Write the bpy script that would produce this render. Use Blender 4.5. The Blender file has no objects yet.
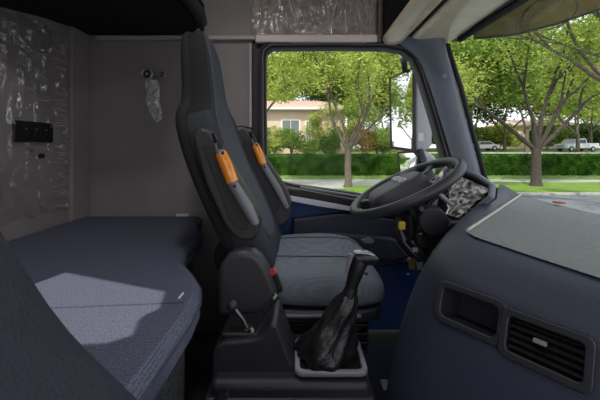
import bpy, bmesh, math, random
from mathutils import Vector, Matrix
random.seed(7)
S = bpy.context.scene
COL = S.collection

# ------------------------------------------------------------------ camera, sky, sun, exposure
F = 330.0; CX = 300.0; HY = 148.0; CZ = 1.0          # pixels per unit tangent, principal x, horizon row, eye height
cam_d = bpy.data.cameras.new('camera')
cam_d.sensor_width = 36.0
cam_d.lens = F/600*36.0
cam_d.shift_y = -(200-HY)/600.0
cam_d.clip_start = 0.01; cam_d.clip_end = 500
cam = bpy.data.objects.new('camera', cam_d)
cam.location = (0, 0, CZ); cam.rotation_euler = (math.radians(90), 0, 0)
COL.objects.link(cam); S.camera = cam

W = bpy.data.worlds.new('sky'); S.world = W; W.use_nodes = True
nt = W.node_tree; nt.nodes.clear()
tc = nt.nodes.new('ShaderNodeTexCoord'); sep = nt.nodes.new('ShaderNodeSeparateXYZ')
rmp = nt.nodes.new('ShaderNodeValToRGB'); bgn = nt.nodes.new('ShaderNodeBackground'); wo = nt.nodes.new('ShaderNodeOutputWorld')
nz = nt.nodes.new('ShaderNodeTexNoise'); nz.inputs['Scale'].default_value = 3.0; nz.inputs['Detail'].default_value = 5
cr = nt.nodes.new('ShaderNodeValToRGB'); mx = nt.nodes.new('ShaderNodeMixRGB')
nt.links.new(tc.outputs['Generated'], sep.inputs[0]); nt.links.new(sep.outputs['Z'], rmp.inputs[0])
rmp.color_ramp.elements[0].position = 0.0; rmp.color_ramp.elements[0].color = (.93, .95, 1, 1)
rmp.color_ramp.elements[1].position = 0.7; rmp.color_ramp.elements[1].color = (.66, .78, .98, 1)
nt.links.new(tc.outputs['Generated'], nz.inputs['Vector']); nt.links.new(nz.outputs[0], cr.inputs[0])
cr.color_ramp.elements[0].position = .42; cr.color_ramp.elements[1].position = .6
nt.links.new(cr.outputs[0], mx.inputs[0]); nt.links.new(rmp.outputs[0], mx.inputs[1]); mx.inputs[2].default_value = (1, .99, .97, 1)
nt.links.new(mx.outputs[0], bgn.inputs[0]); bgn.inputs[1].default_value = 1.35
nt.links.new(bgn.outputs[0], wo.inputs[0])

sun_d = bpy.data.lights.new('sun', 'SUN'); sun_d.energy = 3.6; sun_d.angle = math.radians(.4); sun_d.color = (1, .95, .86)
sun = bpy.data.objects.new('sun', sun_d); COL.objects.link(sun)
SUN_DIR = Vector((.12, .52, -.85)).normalized()        # the way the light travels
sun.rotation_euler = SUN_DIR.to_track_quat('-Z', 'Y').to_euler(); sun.location = (0, -5, 12)

S.view_settings.view_transform = 'Standard'; S.view_settings.look = 'None'
S.view_settings.gamma = 1; S.view_settings.use_curve_mapping = False
S.view_settings.exposure = 0.15

# ------------------------------------------------------------------ helpers
def P(x, y, Y):                       # a point at depth Y seen at pixel x, y
    return Vector(((x-CX)*Y/F, Y, CZ+(HY-y)*Y/F))
def srgb(r, g, b):
    f = lambda c: (c/255/12.92) if c/255 <= .04045 else ((c/255+.055)/1.055)**2.4
    return (f(r), f(g), f(b), 1)
def mat(name, col, rough=.6, metal=0, noise=0, nscale=30, bump=0, bscale=200, spec=.5, col2=None, trans=0, coat=0):
    m = bpy.data.materials.new(name); m.use_nodes = True
    t = m.node_tree; b = t.nodes['Principled BSDF']
    b.inputs['Base Color'].default_value = col; b.inputs['Roughness'].default_value = rough
    b.inputs['Metallic'].default_value = metal; b.inputs['Specular IOR Level'].default_value = spec
    b.inputs['Coat Weight'].default_value = coat
    c = t.nodes.new('ShaderNodeTexCoord')
    if noise:
        n = t.nodes.new('ShaderNodeTexNoise'); n.inputs['Scale'].default_value = nscale; n.inputs['Detail'].default_value = 4
        t.links.new(c.outputs['Object'], n.inputs['Vector'])
        r = t.nodes.new('ShaderNodeValToRGB')
        c2 = col2 or tuple(min(1, k*(1+noise)) for k in col[:3])+(1,)
        c1 = col if col2 else tuple(k*(1-noise) for k in col[:3])+(1,)
        r.color_ramp.elements[0].color = c1; r.color_ramp.elements[1].color = c2
        r.color_ramp.elements[0].position = .3; r.color_ramp.elements[1].position = .7
        t.links.new(n.outputs[0], r.inputs[0]); t.links.new(r.outputs[0], b.inputs['Base Color'])
    if bump:
        n2 = t.nodes.new('ShaderNodeTexNoise'); n2.inputs['Scale'].default_value = bscale; n2.inputs['Detail'].default_value = 3
        t.links.new(c.outputs['Object'], n2.inputs['Vector'])
        bp = t.nodes.new('ShaderNodeBump'); bp.inputs['Strength'].default_value = bump; bp.inputs['Distance'].default_value = .01
        t.links.new(n2.outputs[0], bp.inputs['Height']); t.links.new(bp.outputs[0], b.inputs['Normal'])
    return m
def weave(name, col, col2, scale=260, rough=.9):
    m = bpy.data.materials.new(name); m.use_nodes = True
    t = m.node_tree; b = t.nodes['Principled BSDF']; b.inputs['Roughness'].default_value = rough
    b.inputs['Specular IOR Level'].default_value = .25
    c = t.nodes.new('ShaderNodeTexCoord'); v = t.nodes.new('ShaderNodeTexVoronoi'); v.inputs['Scale'].default_value = scale
    v.inputs['Randomness'].default_value = .35
    t.links.new(c.outputs['Object'], v.inputs['Vector'])
    r = t.nodes.new('ShaderNodeValToRGB'); r.color_ramp.elements[0].color = col2; r.color_ramp.elements[1].color = col
    r.color_ramp.elements[0].position = .1; r.color_ramp.elements[1].position = .6
    t.links.new(v.outputs['Distance'], r.inputs[0]); t.links.new(r.outputs[0], b.inputs['Base Color'])
    bp = t.nodes.new('ShaderNodeBump'); bp.inputs['Strength'].default_value = .5; bp.inputs['Distance'].default_value = .003
    t.links.new(v.outputs['Distance'], bp.inputs['Height']); t.links.new(bp.outputs[0], b.inputs['Normal'])
    return m
def film_mat(name, amount=.12, tint=(1, 1, 1, 1), rough=.12, scale=14, stretch=(1, 1, 1), spark=.5, bd=.03, lo=.56, hi=.70):
    """clear packing film: mostly see-through, gloss and painted white sparkle where it is creased"""
    m = bpy.data.materials.new(name); m.use_nodes = True
    t = m.node_tree; t.nodes.clear()
    out = t.nodes.new('ShaderNodeOutputMaterial'); tr = t.nodes.new('ShaderNodeBsdfTransparent'); gl = t.nodes.new('ShaderNodeBsdfGlossy')
    df = t.nodes.new('ShaderNodeBsdfDiffuse'); df.inputs[0].default_value = (.95, .95, .94, 1)  # white share paints sparkle onto the folds
    mixr = t.nodes.new('ShaderNodeMixShader'); mix2 = t.nodes.new('ShaderNodeMixShader')
    gl.inputs['Roughness'].default_value = rough; gl.inputs['Color'].default_value = tint
    c = t.nodes.new('ShaderNodeTexCoord'); mp = t.nodes.new('ShaderNodeMapping'); mp.inputs['Scale'].default_value = stretch
    n = t.nodes.new('ShaderNodeTexNoise'); n.inputs['Scale'].default_value = scale; n.inputs['Detail'].default_value = 6; n.inputs['Distortion'].default_value = 1.5
    t.links.new(c.outputs['Object'], mp.inputs[0]); t.links.new(mp.outputs[0], n.inputs['Vector'])
    bp = t.nodes.new('ShaderNodeBump'); bp.inputs['Strength'].default_value = 1; bp.inputs['Distance'].default_value = bd
    t.links.new(n.outputs[0], bp.inputs['Height']); t.links.new(bp.outputs[0], gl.inputs['Normal'])
    r = t.nodes.new('ShaderNodeValToRGB')
    r.color_ramp.elements[0].position = lo; r.color_ramp.elements[0].color = (0, 0, 0, 1)
    r.color_ramp.elements[1].position = hi; r.color_ramp.elements[1].color = (spark, spark, spark, 1)
    t.links.new(n.outputs[0], r.inputs[0])
    mixr.inputs[0].default_value = amount
    t.links.new(tr.outputs[0], mixr.inputs[1]); t.links.new(gl.outputs[0], mixr.inputs[2])
    t.links.new(r.outputs[0], mix2.inputs[0]); t.links.new(mixr.outputs[0], mix2.inputs[1])
    m3 = t.nodes.new('ShaderNodeMixShader'); m3.inputs[0].default_value = .5
    t.links.new(gl.outputs[0], m3.inputs[1]); t.links.new(df.outputs[0], m3.inputs[2]); t.links.new(m3.outputs[0], mix2.inputs[2])
    t.links.new(mix2.outputs[0], out.inputs[0])
    return m
def glass_mat(name, refl=.05, tint=(1, 1, 1, 1)):
    m = bpy.data.materials.new(name); m.use_nodes = True
    t = m.node_tree; t.nodes.clear()
    out = t.nodes.new('ShaderNodeOutputMaterial'); tr = t.nodes.new('ShaderNodeBsdfTransparent'); gl = t.nodes.new('ShaderNodeBsdfGlossy')
    tr.inputs[0].default_value = tint; gl.inputs['Roughness'].default_value = .02
    mx = t.nodes.new('ShaderNodeMixShader'); mx.inputs[0].default_value = refl
    t.links.new(tr.outputs[0], mx.inputs[1]); t.links.new(gl.outputs[0], mx.inputs[2]); t.links.new(mx.outputs[0], out.inputs[0])
    return m
def leaf_mat(name, c1, c2, scale=1.2, trans=.35):
    m = bpy.data.materials.new(name); m.use_nodes = True
    t = m.node_tree; t.nodes.clear()
    out = t.nodes.new('ShaderNodeOutputMaterial'); d = t.nodes.new('ShaderNodeBsdfDiffuse'); tl = t.nodes.new('ShaderNodeBsdfTranslucent')
    c = t.nodes.new('ShaderNodeTexCoord'); n = t.nodes.new('ShaderNodeTexNoise'); n.inputs['Scale'].default_value = scale; n.inputs['Detail'].default_value = 5
    r = t.nodes.new('ShaderNodeValToRGB'); r.color_ramp.elements[0].color = c1; r.color_ramp.elements[1].color = c2
    r.color_ramp.elements[0].position = .35; r.color_ramp.elements[1].position = .65
    t.links.new(c.outputs['Object'], n.inputs['Vector']); t.links.new(n.outputs[0], r.inputs[0])
    t.links.new(r.outputs[0], d.inputs[0]); t.links.new(r.outputs[0], tl.inputs[0])
    mx = t.nodes.new('ShaderNodeMixShader'); mx.inputs[0].default_value = trans
    t.links.new(d.outputs[0], mx.inputs[1]); t.links.new(tl.outputs[0], mx.inputs[2]); t.links.new(mx.outputs[0], out.inputs[0])
    return m

class MB:
    def __init__(s): s.v = []; s.f = []
    def add(s, vs, fs):
        k = len(s.v); s.v += [tuple(v) for v in vs]; s.f += [tuple(i+k for i in f) for f in fs]; return s
    def box(s, lo, hi, M=None):
        x0, y0, z0 = lo; x1, y1, z1 = hi
        vs = [Vector(p) for p in ((x0,y0,z0),(x1,y0,z0),(x1,y1,z0),(x0,y1,z0),(x0,y0,z1),(x1,y0,z1),(x1,y1,z1),(x0,y1,z1))]
        if M: vs = [M @ v for v in vs]
        return s.add(vs, [(0,3,2,1),(4,5,6,7),(0,1,5,4),(1,2,6,5),(2,3,7,6),(3,0,4,7)])
    def loft(s, secs, cap=True, closed=True):
        n = len(secs[0]); vs = [p for q in secs for p in q]; fs = []
        for i in range(len(secs)-1):
            for j in range(n if closed else n-1):
                a = i*n+j; b = i*n+(j+1) % n
                fs.append((a, b, b+n, a+n))
        if cap and closed:
            fs.append(tuple(reversed(range(n)))); fs.append(tuple(range((len(secs)-1)*n, len(secs)*n)))
        return s.add(vs, fs)
    def tube(s, pts, r, seg=10, cap=True):
        pts = [Vector(p) for p in pts]; R = r if isinstance(r, (list, tuple)) else [r]*len(pts)
        secs = []; up = None
        for i, p in enumerate(pts):
            d = (pts[min(i+1, len(pts)-1)]-pts[max(i-1, 0)]).normalized()
            if up is None:
                up = Vector((0, 0, 1)) if abs(d.z) < .9 else Vector((1, 0, 0))
            a = d.cross(up).normalized(); b = a.cross(d).normalized(); up = b
            secs.append([p+R[i]*(math.cos(2*math.pi*k/seg)*a+math.sin(2*math.pi*k/seg)*b) for k in range(seg)])
        return s.loft(secs, cap)
    def prism(s, poly, d):               # poly: list of 3D points; d: extrusion vector
        a = [Vector(p) for p in poly]; b = [p+Vector(d) for p in a]
        return s.loft([a, b])
    def ring(s, outer, inner, d):        # frame between two equal-length loops, thickness d
        n = len(outer); d = Vector(d)
        o0 = [Vector(p) for p in outer]; i0 = [Vector(p) for p in inner]
        vs = o0+i0+[p+d for p in o0]+[p+d for p in i0]; fs = []
        for j in range(n):
            k = (j+1) % n
            fs += [(j, k, n+k, n+j), (2*n+j, 3*n+j, 3*n+k, 2*n+k), (j, 2*n+j, 2*n+k, k), (n+j, n+k, 3*n+k, 3*n+j)]
        return s.add(vs, fs)
    def torus(s, c, R, r, M, seg=64, sec=12, sq=1):
        vs = []; fs = []
        for i in range(seg):
            a = 2*math.pi*i/seg
            for j in range(sec):
                b = 2*math.pi*j/sec
                vs.append(Vector(c)+M @ Vector(((R+r*math.cos(b))*math.cos(a), (R+r*math.cos(b))*math.sin(a), sq*r*math.sin(b))))
        for i in range(seg):
            for j in range(sec):
                fs.append((i*sec+j, ((i+1) % seg)*sec+j, ((i+1) % seg)*sec+(j+1) % sec, i*sec+(j+1) % sec))
        return s.add(vs, fs)
    def cyl(s, a, b, r, seg=20, r2=None):
        return s.tube([a, b], [r, r if r2 is None else r2], seg)
    def ball(s, c, r, seg=12, sc=(1, 1, 1)):
        secs = []
        for i in range(1, seg):
            t = math.pi*i/seg
            secs.append([Vector(c)+Vector((r*sc[0]*math.sin(t)*math.cos(2*math.pi*k/seg), r*sc[1]*math.sin(t)*math.sin(2*math.pi*k/seg), -r*sc[2]*math.cos(t))) for k in range(seg)])
        return s.loft(secs)
    def build(s, name, m, parent=None, bevel=0, bseg=3, sub=0, smooth=True, solid=0):
        me = bpy.data.meshes.new(name)
        me.from_pydata(s.v, [], s.f); me.validate(); me.update()
        bm = bmesh.new(); bm.from_mesh(me); bmesh.ops.recalc_face_normals(bm, faces=bm.faces); bm.to_mesh(me); bm.free()
        o = bpy.data.objects.new(name, me); COL.objects.link(o)
        if m: me.materials.append(m)
        for p in me.polygons: p.use_smooth = smooth
        if solid:
            q = o.modifiers.new('solid', 'SOLIDIFY'); q.thickness = solid; q.offset = -1
        if bevel:
            q = o.modifiers.new('bevel', 'BEVEL'); q.width = bevel; q.segments = bseg; q.limit_method = 'ANGLE'; q.angle_limit = math.radians(35)
        if sub:
            q = o.modifiers.new('sub', 'SUBSURF'); q.levels = sub; q.render_levels = sub
        if smooth and not sub:
            me.set_sharp_from_angle(angle=math.radians(40)) if not bevel else None
            if bevel:
                q = o.modifiers.new('wn', 'WEIGHTED_NORMAL'); q.keep_sharp = True
        if parent: attach(o, parent)
        return o
def attach(o, parent):
    o.parent = parent
    M = Matrix.Identity(4); q = parent
    while q:
        M = M @ Matrix.Translation(-q.location); q = q.parent if False else None
    o.matrix_parent_inverse = Matrix.Translation(-parent.location) if parent.type == 'EMPTY' else Matrix.Identity(4)
def thing(name, loc, label, cat, group=None):
    o = bpy.data.objects.new(name, None); COL.objects.link(o); o.location = loc; o.empty_display_size = .1
    o['label'] = label; o['category'] = cat
    if group: o['group'] = group
    return o
def tag(o, label, cat, group=None):
    o['label'] = label; o['category'] = cat
    if group: o['group'] = group
    return o
def struct(o): o['kind'] = 'structure'; return o
def bake(o):                         # freeze the modifiers into the mesh
    dg = bpy.context.evaluated_depsgraph_get(); dg.update()
    me = bpy.data.meshes.new_from_object(o.evaluated_get(dg)); o.modifiers.clear(); o.data = me; return o
def offset_poly(pts, d):             # 2D outline grown by d
    n = len(pts); out = []
    area = sum(pts[i][0]*pts[(i+1) % n][1]-pts[(i+1) % n][0]*pts[i][1] for i in range(n))
    sg = 1 if area > 0 else -1
    for i in range(n):
        p0 = Vector(pts[i-1]); p1 = Vector(pts[i]); p2 = Vector(pts[(i+1) % n])
        e1 = (p1-p0).normalized(); e2 = (p2-p1).normalized()
        nn = (Vector((e1.y, -e1.x))+Vector((e2.y, -e2.x))).normalized()
        c = max(.5, nn.dot(Vector((e1.y, -e1.x))))
        out.append(tuple(p1+nn*(sg*d/c)))
    return out
def rrect(w, h, r, n=5):             # rounded rectangle centred on the origin
    out = []
    for cx, cy, a0 in ((w/2-r, h/2-r, 0), (-w/2+r, h/2-r, 90), (-w/2+r, -h/2+r, 180), (w/2-r, -h/2+r, 270)):
        for k in range(n+1):
            a = math.radians(a0+90*k/n); out.append((cx+r*math.cos(a), cy+r*math.sin(a)))
    return out
def text_obj(body, size, M, m, parent, name='lettering', depth=.0008):
    c = bpy.data.curves.new(name, 'FONT'); c.body = body; c.size = size; c.extrude = depth; c.align_x = 'CENTER'; c.align_y = 'CENTER'
    t = bpy.data.objects.new(name+'_curve', c); COL.objects.link(t)
    dg = bpy.context.evaluated_depsgraph_get(); dg.update()
    me = bpy.data.meshes.new_from_object(t.evaluated_get(dg)); me.transform(M)
    bpy.data.objects.remove(t)
    o = bpy.data.objects.new(name, me); COL.objects.link(o); me.materials.clear(); me.materials.append(m)
    if parent: attach(o, parent)
    return o

# ------------------------------------------------------------------ materials
M_panel = mat('panel_vinyl', srgb(150, 143, 143), .55, noise=.05, nscale=8, bump=.15, bscale=350)
M_panel_up = mat('upper_panel_vinyl', srgb(134, 117, 112), .5, noise=.04, nscale=6, bump=.1, bscale=300)
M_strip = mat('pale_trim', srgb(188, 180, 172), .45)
M_strip2 = mat('bright_trim', srgb(226, 214, 206), .4)
M_black = mat('black_plastic', srgb(16, 16, 18), .5)
M_blackm = mat('black_matt', srgb(10, 10, 11), .9)
M_rubber = mat('rubber_seal', srgb(26, 25, 27), .6)
M_sealgrey = mat('mauve_seal', srgb(92, 80, 88), .5)
M_dash = mat('dash_plastic', srgb(50, 55, 72), .46, noise=.03, nscale=12, bump=.25, bscale=500)
M_dashtop = mat('dash_mat', srgb(132, 137, 136), .8, noise=.08, nscale=90, bump=.3, bscale=400)
M_dashdark = mat('dash_bezel', srgb(44, 43, 50), .45)
M_pillar = mat('pillar_plastic', srgb(126, 132, 146), .45, noise=.03, nscale=8, bump=.15, bscale=400)
M_cream = mat('cream_liner', srgb(248, 234, 196), .32, noise=.08, nscale=14, bump=.3, bscale=40, coat=.5)
M_floor = mat('floor_carpet', srgb(60, 60, 64), .95, noise=.25, nscale=200, bump=.5, bscale=500)
M_blue = mat('door_blue', srgb(26, 58, 120), .55, noise=.08, nscale=20)
M_doordark = mat('door_plastic', srgb(48, 50, 66), .5, bump=.2, bscale=400)
M_doorstrip = mat('door_strip', srgb(205, 205, 220), .35)
M_fab = weave('seat_fabric', srgb(128, 134, 144), srgb(92, 97, 108), 300)
M_fab2 = weave('seat_bolster_fabric', srgb(64, 67, 74), srgb(46, 49, 56), 340)
M_fab3 = weave('backrest_front_fabric', srgb(86, 91, 98), srgb(62, 66, 72), 320)
M_fabd = mat('seat_dark_fabric', srgb(26, 26, 29), .85, bump=.3, bscale=300)
M_seatpl = mat('seat_plastic', srgb(60, 58, 62), .42, bump=.15, bscale=300)
M_arm = mat('armrest_vinyl', srgb(60, 58, 58), .45, bump=.2, bscale=250)
M_armtube = mat('armrest_tube', srgb(120, 122, 128), .45)
M_orange = mat('orange_sleeve', srgb(250, 146, 40), .22, noise=.15, nscale=60, coat=.6)
M_red = mat('red_button', srgb(190, 60, 50), .35)
M_mattr = weave('mattress_fabric', srgb(110, 112, 128), srgb(48, 56, 86), 210)
M_mattrs = mat('mattress_side', srgb(66, 70, 86), .9, bump=.3, bscale=300)
M_speck = mat('speckled_carpet', srgb(22, 22, 24), .95, noise=1, nscale=140, col2=srgb(92, 92, 92))
M_metal = mat('brushed_metal', srgb(190, 190, 192), .3, metal=1)
M_dmetal = mat('dark_metal', srgb(120, 120, 124), .35, metal=1)
M_leather = mat('black_leather', srgb(26, 26, 28), .32, bump=.25, bscale=120)
M_wheel = mat('wheel_rubber', srgb(48, 50, 56), .42, bump=.1, bscale=400)
M_hub = mat('wheel_hub_plastic', srgb(62, 62, 70), .5, bump=.15, bscale=400)
M_silver = mat('silver_plastic', srgb(168, 168, 174), .3, metal=.6)
M_frame = mat('shifter_frame_plastic', srgb(132, 128, 136), .4)
M_yellow = mat('yellow_connector', srgb(214, 180, 60), .4)
M_white = mat('white_paper', srgb(225, 225, 220), .6)
M_console = mat('console_plastic', srgb(44, 43, 52), .45, bump=.2, bscale=300)
M_pseat = mat('passenger_fabric', srgb(42, 44, 57), .8, noise=.1, nscale=60, bump=.4, bscale=260)
M_glass = glass_mat('window_glass', .004)
M_film = film_mat('clear_film', .22, scale=9, rough=.06, stretch=(1, .7, 1.6), spark=.14, bd=.008, lo=.60, hi=.70)
M_filmc = film_mat('clear_film_creased', .05, scale=9, stretch=(4.2, 1, .35), spark=.3, bd=.012)
M_filmb = film_mat('clear_film_bag', .4, scale=26, stretch=(1, 1, 1), spark=.9, lo=.5, hi=.62)
M_mirror = mat('mirror_glass', (.9, .9, .92, 1), .02, metal=1)
M_mhouse = mat('mirror_housing', srgb(150, 150, 156), .4)
M_visor = glass_mat('tinted_acrylic', .06, (.42, .38, .26, 1))
_t = M_visor.node_tree; _o = _t.nodes['Material Output']; _m = _t.nodes.new('ShaderNodeMixShader'); _d = _t.nodes.new('ShaderNodeBsdfTranslucent')
_d.inputs[0].default_value = srgb(120, 118, 98); _m.inputs[0].default_value = .55
_t.links.new(_o.inputs[0].links[0].from_socket, _m.inputs[1]); _t.links.new(_d.outputs[0], _m.inputs[2]); _t.links.new(_m.outputs[0], _o.inputs[0])

# ------------------------------------------------------------------ structure of the cab
WY = 1.80
# floor
struct(MB().box((-1.22, -.45, -.06), (1.06, 1.86, 0)).build('floor', M_floor, smooth=False))
# rear wall with a recessed corner column
struct(MB().box((-1.22, -.45, 0), (-1.17, 1.86, 2.14)).build('wall_rear', M_panel, smooth=False))
# left wall behind the door, sleeper side
struct(MB().box((-1.17, WY, 0), (-.262, 1.86, 2.14)).build('wall_left', M_panel, smooth=False))
# the panel above belt height, over the window
struct(MB().box((-.262, WY-.01, 1.60), (.84, 1.86, 2.14)).build('wall_left_upper', M_panel_up, smooth=False))
# right wall: rear part and header; the doorway itself stands open
struct(MB().box((-1.17, -.45, 0), (-.45, -.40, 2.14)).box((-.45, -.45, 1.62), (1.02, -.40, 2.14)).build('wall_right', M_panel, smooth=False))
struct(MB().box((1.02, -.45, 0), (1.06, 1.86, .76)).build('wall_front', M_black, smooth=False))
struct(MB().box((.84, -.45, 1.60), (.90, 1.86, 2.14)).build('wall_front_upper', M_black, smooth=False))
# ceiling with an unseen opening added, shaped to throw the mattress sun patch
def sun_gap_pt(x, y, z=.64, zc=2.10):
    q = P(x, y, 1); Y = (CZ-z)*F/(y-HY); p = Vector(((x-CX)*Y/F, Y, z))
    t = (zc-z)/(-SUN_DIR.z); return p-SUN_DIR*t
patch = [(20, 287), (64, 271), (164, 290), (157, 310), (137, 318), (130, 338), (94, 349), (40, 352)]
inner = [sun_gap_pt(*p) for p in patch]
inner = [Vector((p.x, p.y, 0)) for p in inner]
cx_ = sum(p.x for p in inner)/8; cy_ = sum(p.y for p in inner)/8
def to_rect(p):
    d = p-Vector((cx_, cy_, 0)); t = 9
    for lo, hi, c, k in ((-1.22, .90, cx_, d.x), (-.45, 1.86, cy_, d.y)):
        if abs(k) > 1e-6: t = min(t, ((hi if k > 0 else lo)-c)/k)
    return Vector((cx_, cy_, 0))+d*t
outer = [to_rect(p) for p in inner]
# add rectangle corners as extra loop points
allp = []
corners = [Vector(c) for c in ((-1.22, -.45, 0), (.90, -.45, 0), (.90, 1.86, 0), (-1.22, 1.86, 0))]
ang = lambda p: math.atan2(p.y-cy_, p.x-cx_)
items = [(ang(i), i, o) for i, o in zip(inner, outer)]
items.sort(key=lambda t: t[0])
full = []
n_ = len(items)
for k in range(n_):
    a0, i0, o0 = items[k]; a1, i1, o1 = items[(k+1) % n_]
    full.append((i0, o0))
    aa = a1 if a1 > a0 else a1+2*math.pi
    for c in sorted(corners, key=lambda c: (ang(c)-a0) % (2*math.pi)):
        ac = a0+((ang(c)-a0) % (2*math.pi))
        if a0 < ac < aa:
            u = (ac-a0)/(aa-a0); full.append((i0.lerp(i1, u), c))
zz = Vector((0, 0, 2.10))
struct(MB().ring([o+zz for i, o in full], [i+zz for i, o in full], (0, 0, .04)).build('ceiling', M_panel_up, smooth=False))

# corner column between rear and side wall
struct(MB().box((-1.17, 1.66, .60), (-1.145, 1.80, 1.62)).build('trim_1', M_panel, bevel=.006))
# pale strip running along the wall above the window
st = MB()
st.box((-1.10, WY-.03, 1.582), (-.24, WY, 1.606))
struct(st.build('trim_2', M_strip, bevel=.006))
struct(MB().box((-.24, WY-.045, 1.563), (.415, WY-.01, 1.605)).build('trim_6', M_strip2, bevel=.008))
struct(MB().box((.415, WY-.05, 1.56), (.432, WY-.012, 2.10)).build('trim_3', M_sealgrey, bevel=.004))

# driver door: shell with the window opening
win_px = [(266, 60), (267, 53), (272, 49), (330, 48.5), (385, 49), (402, 52), (411, 59), (418, 74), (430, 112), (441, 150), (452, 190), (449, 204), (437, 206), (400, 200), (350, 192), (295, 184.5), (280, 181), (271, 174), (267, 165), (266, 110)]
win = [(P(x, y, WY).x, P(x, y, WY).z) for x, y in win_px]
def yz(poly, Y): return [Vector((a, Y, b)) for a, b in poly]
door = struct(bpy.data.objects.new('door_1', None)); COL.objects.link(door); door.location = (.4, WY, .1)
# shell as frame between window loop and the door outline
wo2 = offset_poly(win, .035)
def clampout(p):
    c = Vector((.28, 1.25)); d = Vector(p)-c; t = 9
    for lo, hi, cc, k in ((-.262, 1.02, c.x, d.x), (.05, 1.60, c.y, d.y)):
        if abs(k) > 1e-6: t = min(t, ((hi if k > 0 else lo)-cc)/k)
    return tuple(c+d*t)
wout = []
for p in win: wout.append(clampout(p))
wout = [(min(x, .80+(1.6-z)*.2125) if z > .8 else x, z) for x, z in wout]
def snap(i, pt): wout[i] = pt
snap(2, (-.262, 1.60)); snap(7, (.80, 1.60)); snap(11, (1.02, .05)); snap(16, (-.262, .05))
MB().ring(yz(wout, WY+.002), yz(win, WY+.002), (0, .05, 0)).build('door_shell', M_doordark, door, smooth=False)
# window: seals and glass
wfr = struct(bpy.data.objects.new('window_1', None)); COL.objects.link(wfr); wfr.location = (.3, WY, .9)
MB().ring(yz(offset_poly(win, .010), WY-.020), yz(win, WY-.020), (0, .03, 0)).build('window_seal', M_rubber, wfr, bevel=.003)
MB().ring(yz(offset_poly(win, .022), WY-.032), yz(offset_poly(win, .010), WY-.032), (0, .034, 0)).build('window_frame', M_sealgrey, wfr, bevel=.004)
MB().ring(yz(offset_poly(win, .036), WY-.040), yz(offset_poly(win, .022), WY-.040), (0, .05, 0)).build('outer_seal', M_rubber, wfr, bevel=.004)
MB().prism(yz(win, WY+.025), (0, .005, 0)).build('window_pane', M_glass, wfr, smooth=False)
# door inner panel pieces
def dp(name, px, Y0, Y1, m, bevel=.008):
    return MB().prism([P(x, y, Y0) for x, y in px], (0, Y1-Y0, 0)).build(name, m, door, bevel=bevel)
dp('belt_sill', [(268, 185), (300, 190), (350, 199), (400, 207), (470, 214), (470, 226), (400, 221), (350, 212.5), (280, 198.5), (262, 196)], 1.70, 1.81, M_black, .012)
dp('belt_strip', [(276, 193.5), (320, 201), (362, 209), (362, 213), (318, 206.5), (276, 198.5)], 1.685, 1.80, M_doorstrip, .004)
dp('belt_line', [(300, 186.5), (350, 194.5), (395, 202), (395, 203.5), (350, 196.3), (300, 188.3)], 1.69, 1.72, M_armtube, .001)
dp('blue_panel', [(268, 196), (285, 199), (350, 211), (420, 221), (420, 330), (264, 330)], 1.745, 1.80, M_blue, .006)
dp('door_pocket', [(292, 219), (345, 213), (418, 222), (424, 262), (380, 268), (300, 262), (292, 245)], 1.70, 1.79, M_doordark, .014)
dp('armrest', [(285, 238), (330, 232), (395, 238), (412, 258), (395, 263), (330, 255), (290, 250)], 1.64, 1.70, M_doordark, .02)
dp('door_handle', [(361, 240), (369, 238), (375, 241), (373, 244), (364, 244)], 1.625, 1.645, M_armtube, .003)

# A pillar: lofted, with a rubber edge at the windscreen
def px_sec(l, r, Yl, Yr, th=.06):
    a = P(l[0], l[1], Yl); b = P(r[0], r[1], Yr); m_ = (a+b)/2+Vector((-.012, -.022, 0))
    back = Vector((.02, th, 0))
    return [a, a.lerp(m_, .5)+Vector((-.004, -.008, 0)), m_, b.lerp(m_, .5)+Vector((-.004, -.008, 0)), b, b+back, a+back]
secs = [px_sec((463, 230), (496, 235), 1.76, 1.70), px_sec((458, 185), (487, 190), 1.76, 1.70), px_sec((451, 160), (479, 160), 1.76, 1.70), px_sec((439, 120), (468, 120), 1.76, 1.69),
        px_sec((428, 85), (459, 85), 1.76, 1.68), px_sec((420, 62), (452, 62), 1.76, 1.67), px_sec((410, 50), (448, 48), 1.76, 1.66), px_sec((392, 42), (447, 36), 1.76, 1.65), px_sec((388, 34), (446, 28), 1.76, 1.65)]
pil = struct(MB().loft(secs).build('trim_4', M_pillar, sub=1))
MB().tube([P(447, 44, 1.69), P(452, 60, 1.69), P(461, 88, 1.69), P(470, 122, 1.70), P(481, 162, 1.71), P(489, 195, 1.71)], .013, 8).build('trim_5', M_rubber)
struct(bpy.data.objects['trim_5'])
pc = P(445, 76, 1.655)
MB().cyl(pc+Vector((0, .012, 0)), pc, .013, 20).build('screw_cap', M_pillar, pil, bevel=.003)

# windscreen and its seals
ws = struct(bpy.data.objects.new('window_2', None)); COL.objects.link(ws); ws.location = (1.0, .7, .8)
a, b = Vector((1.035, 1.74, .76)), Vector((.83, 1.70, 1.56))
MB().add([Vector((1.035, 1.74, .76)), Vector((1.06, .7, .76)), Vector((1.035, -.42, .76)), Vector((.83, -.42, 1.60)), Vector((.86, .7, 1.60)), Vector((.83, 1.70, 1.60))], [(0, 1, 4, 5), (1, 2, 3, 4)]).build('window_pane', M_glass, ws, smooth=False, solid=.006)
MB().tube([Vector((.825, 1.70, 1.56)), Vector((.845, 1.2, 1.562)), Vector((.85, .7, 1.562)), Vector((.825, -.4, 1.56))], .016, 8).build('header_seal', M_rubber, ws)

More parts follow.
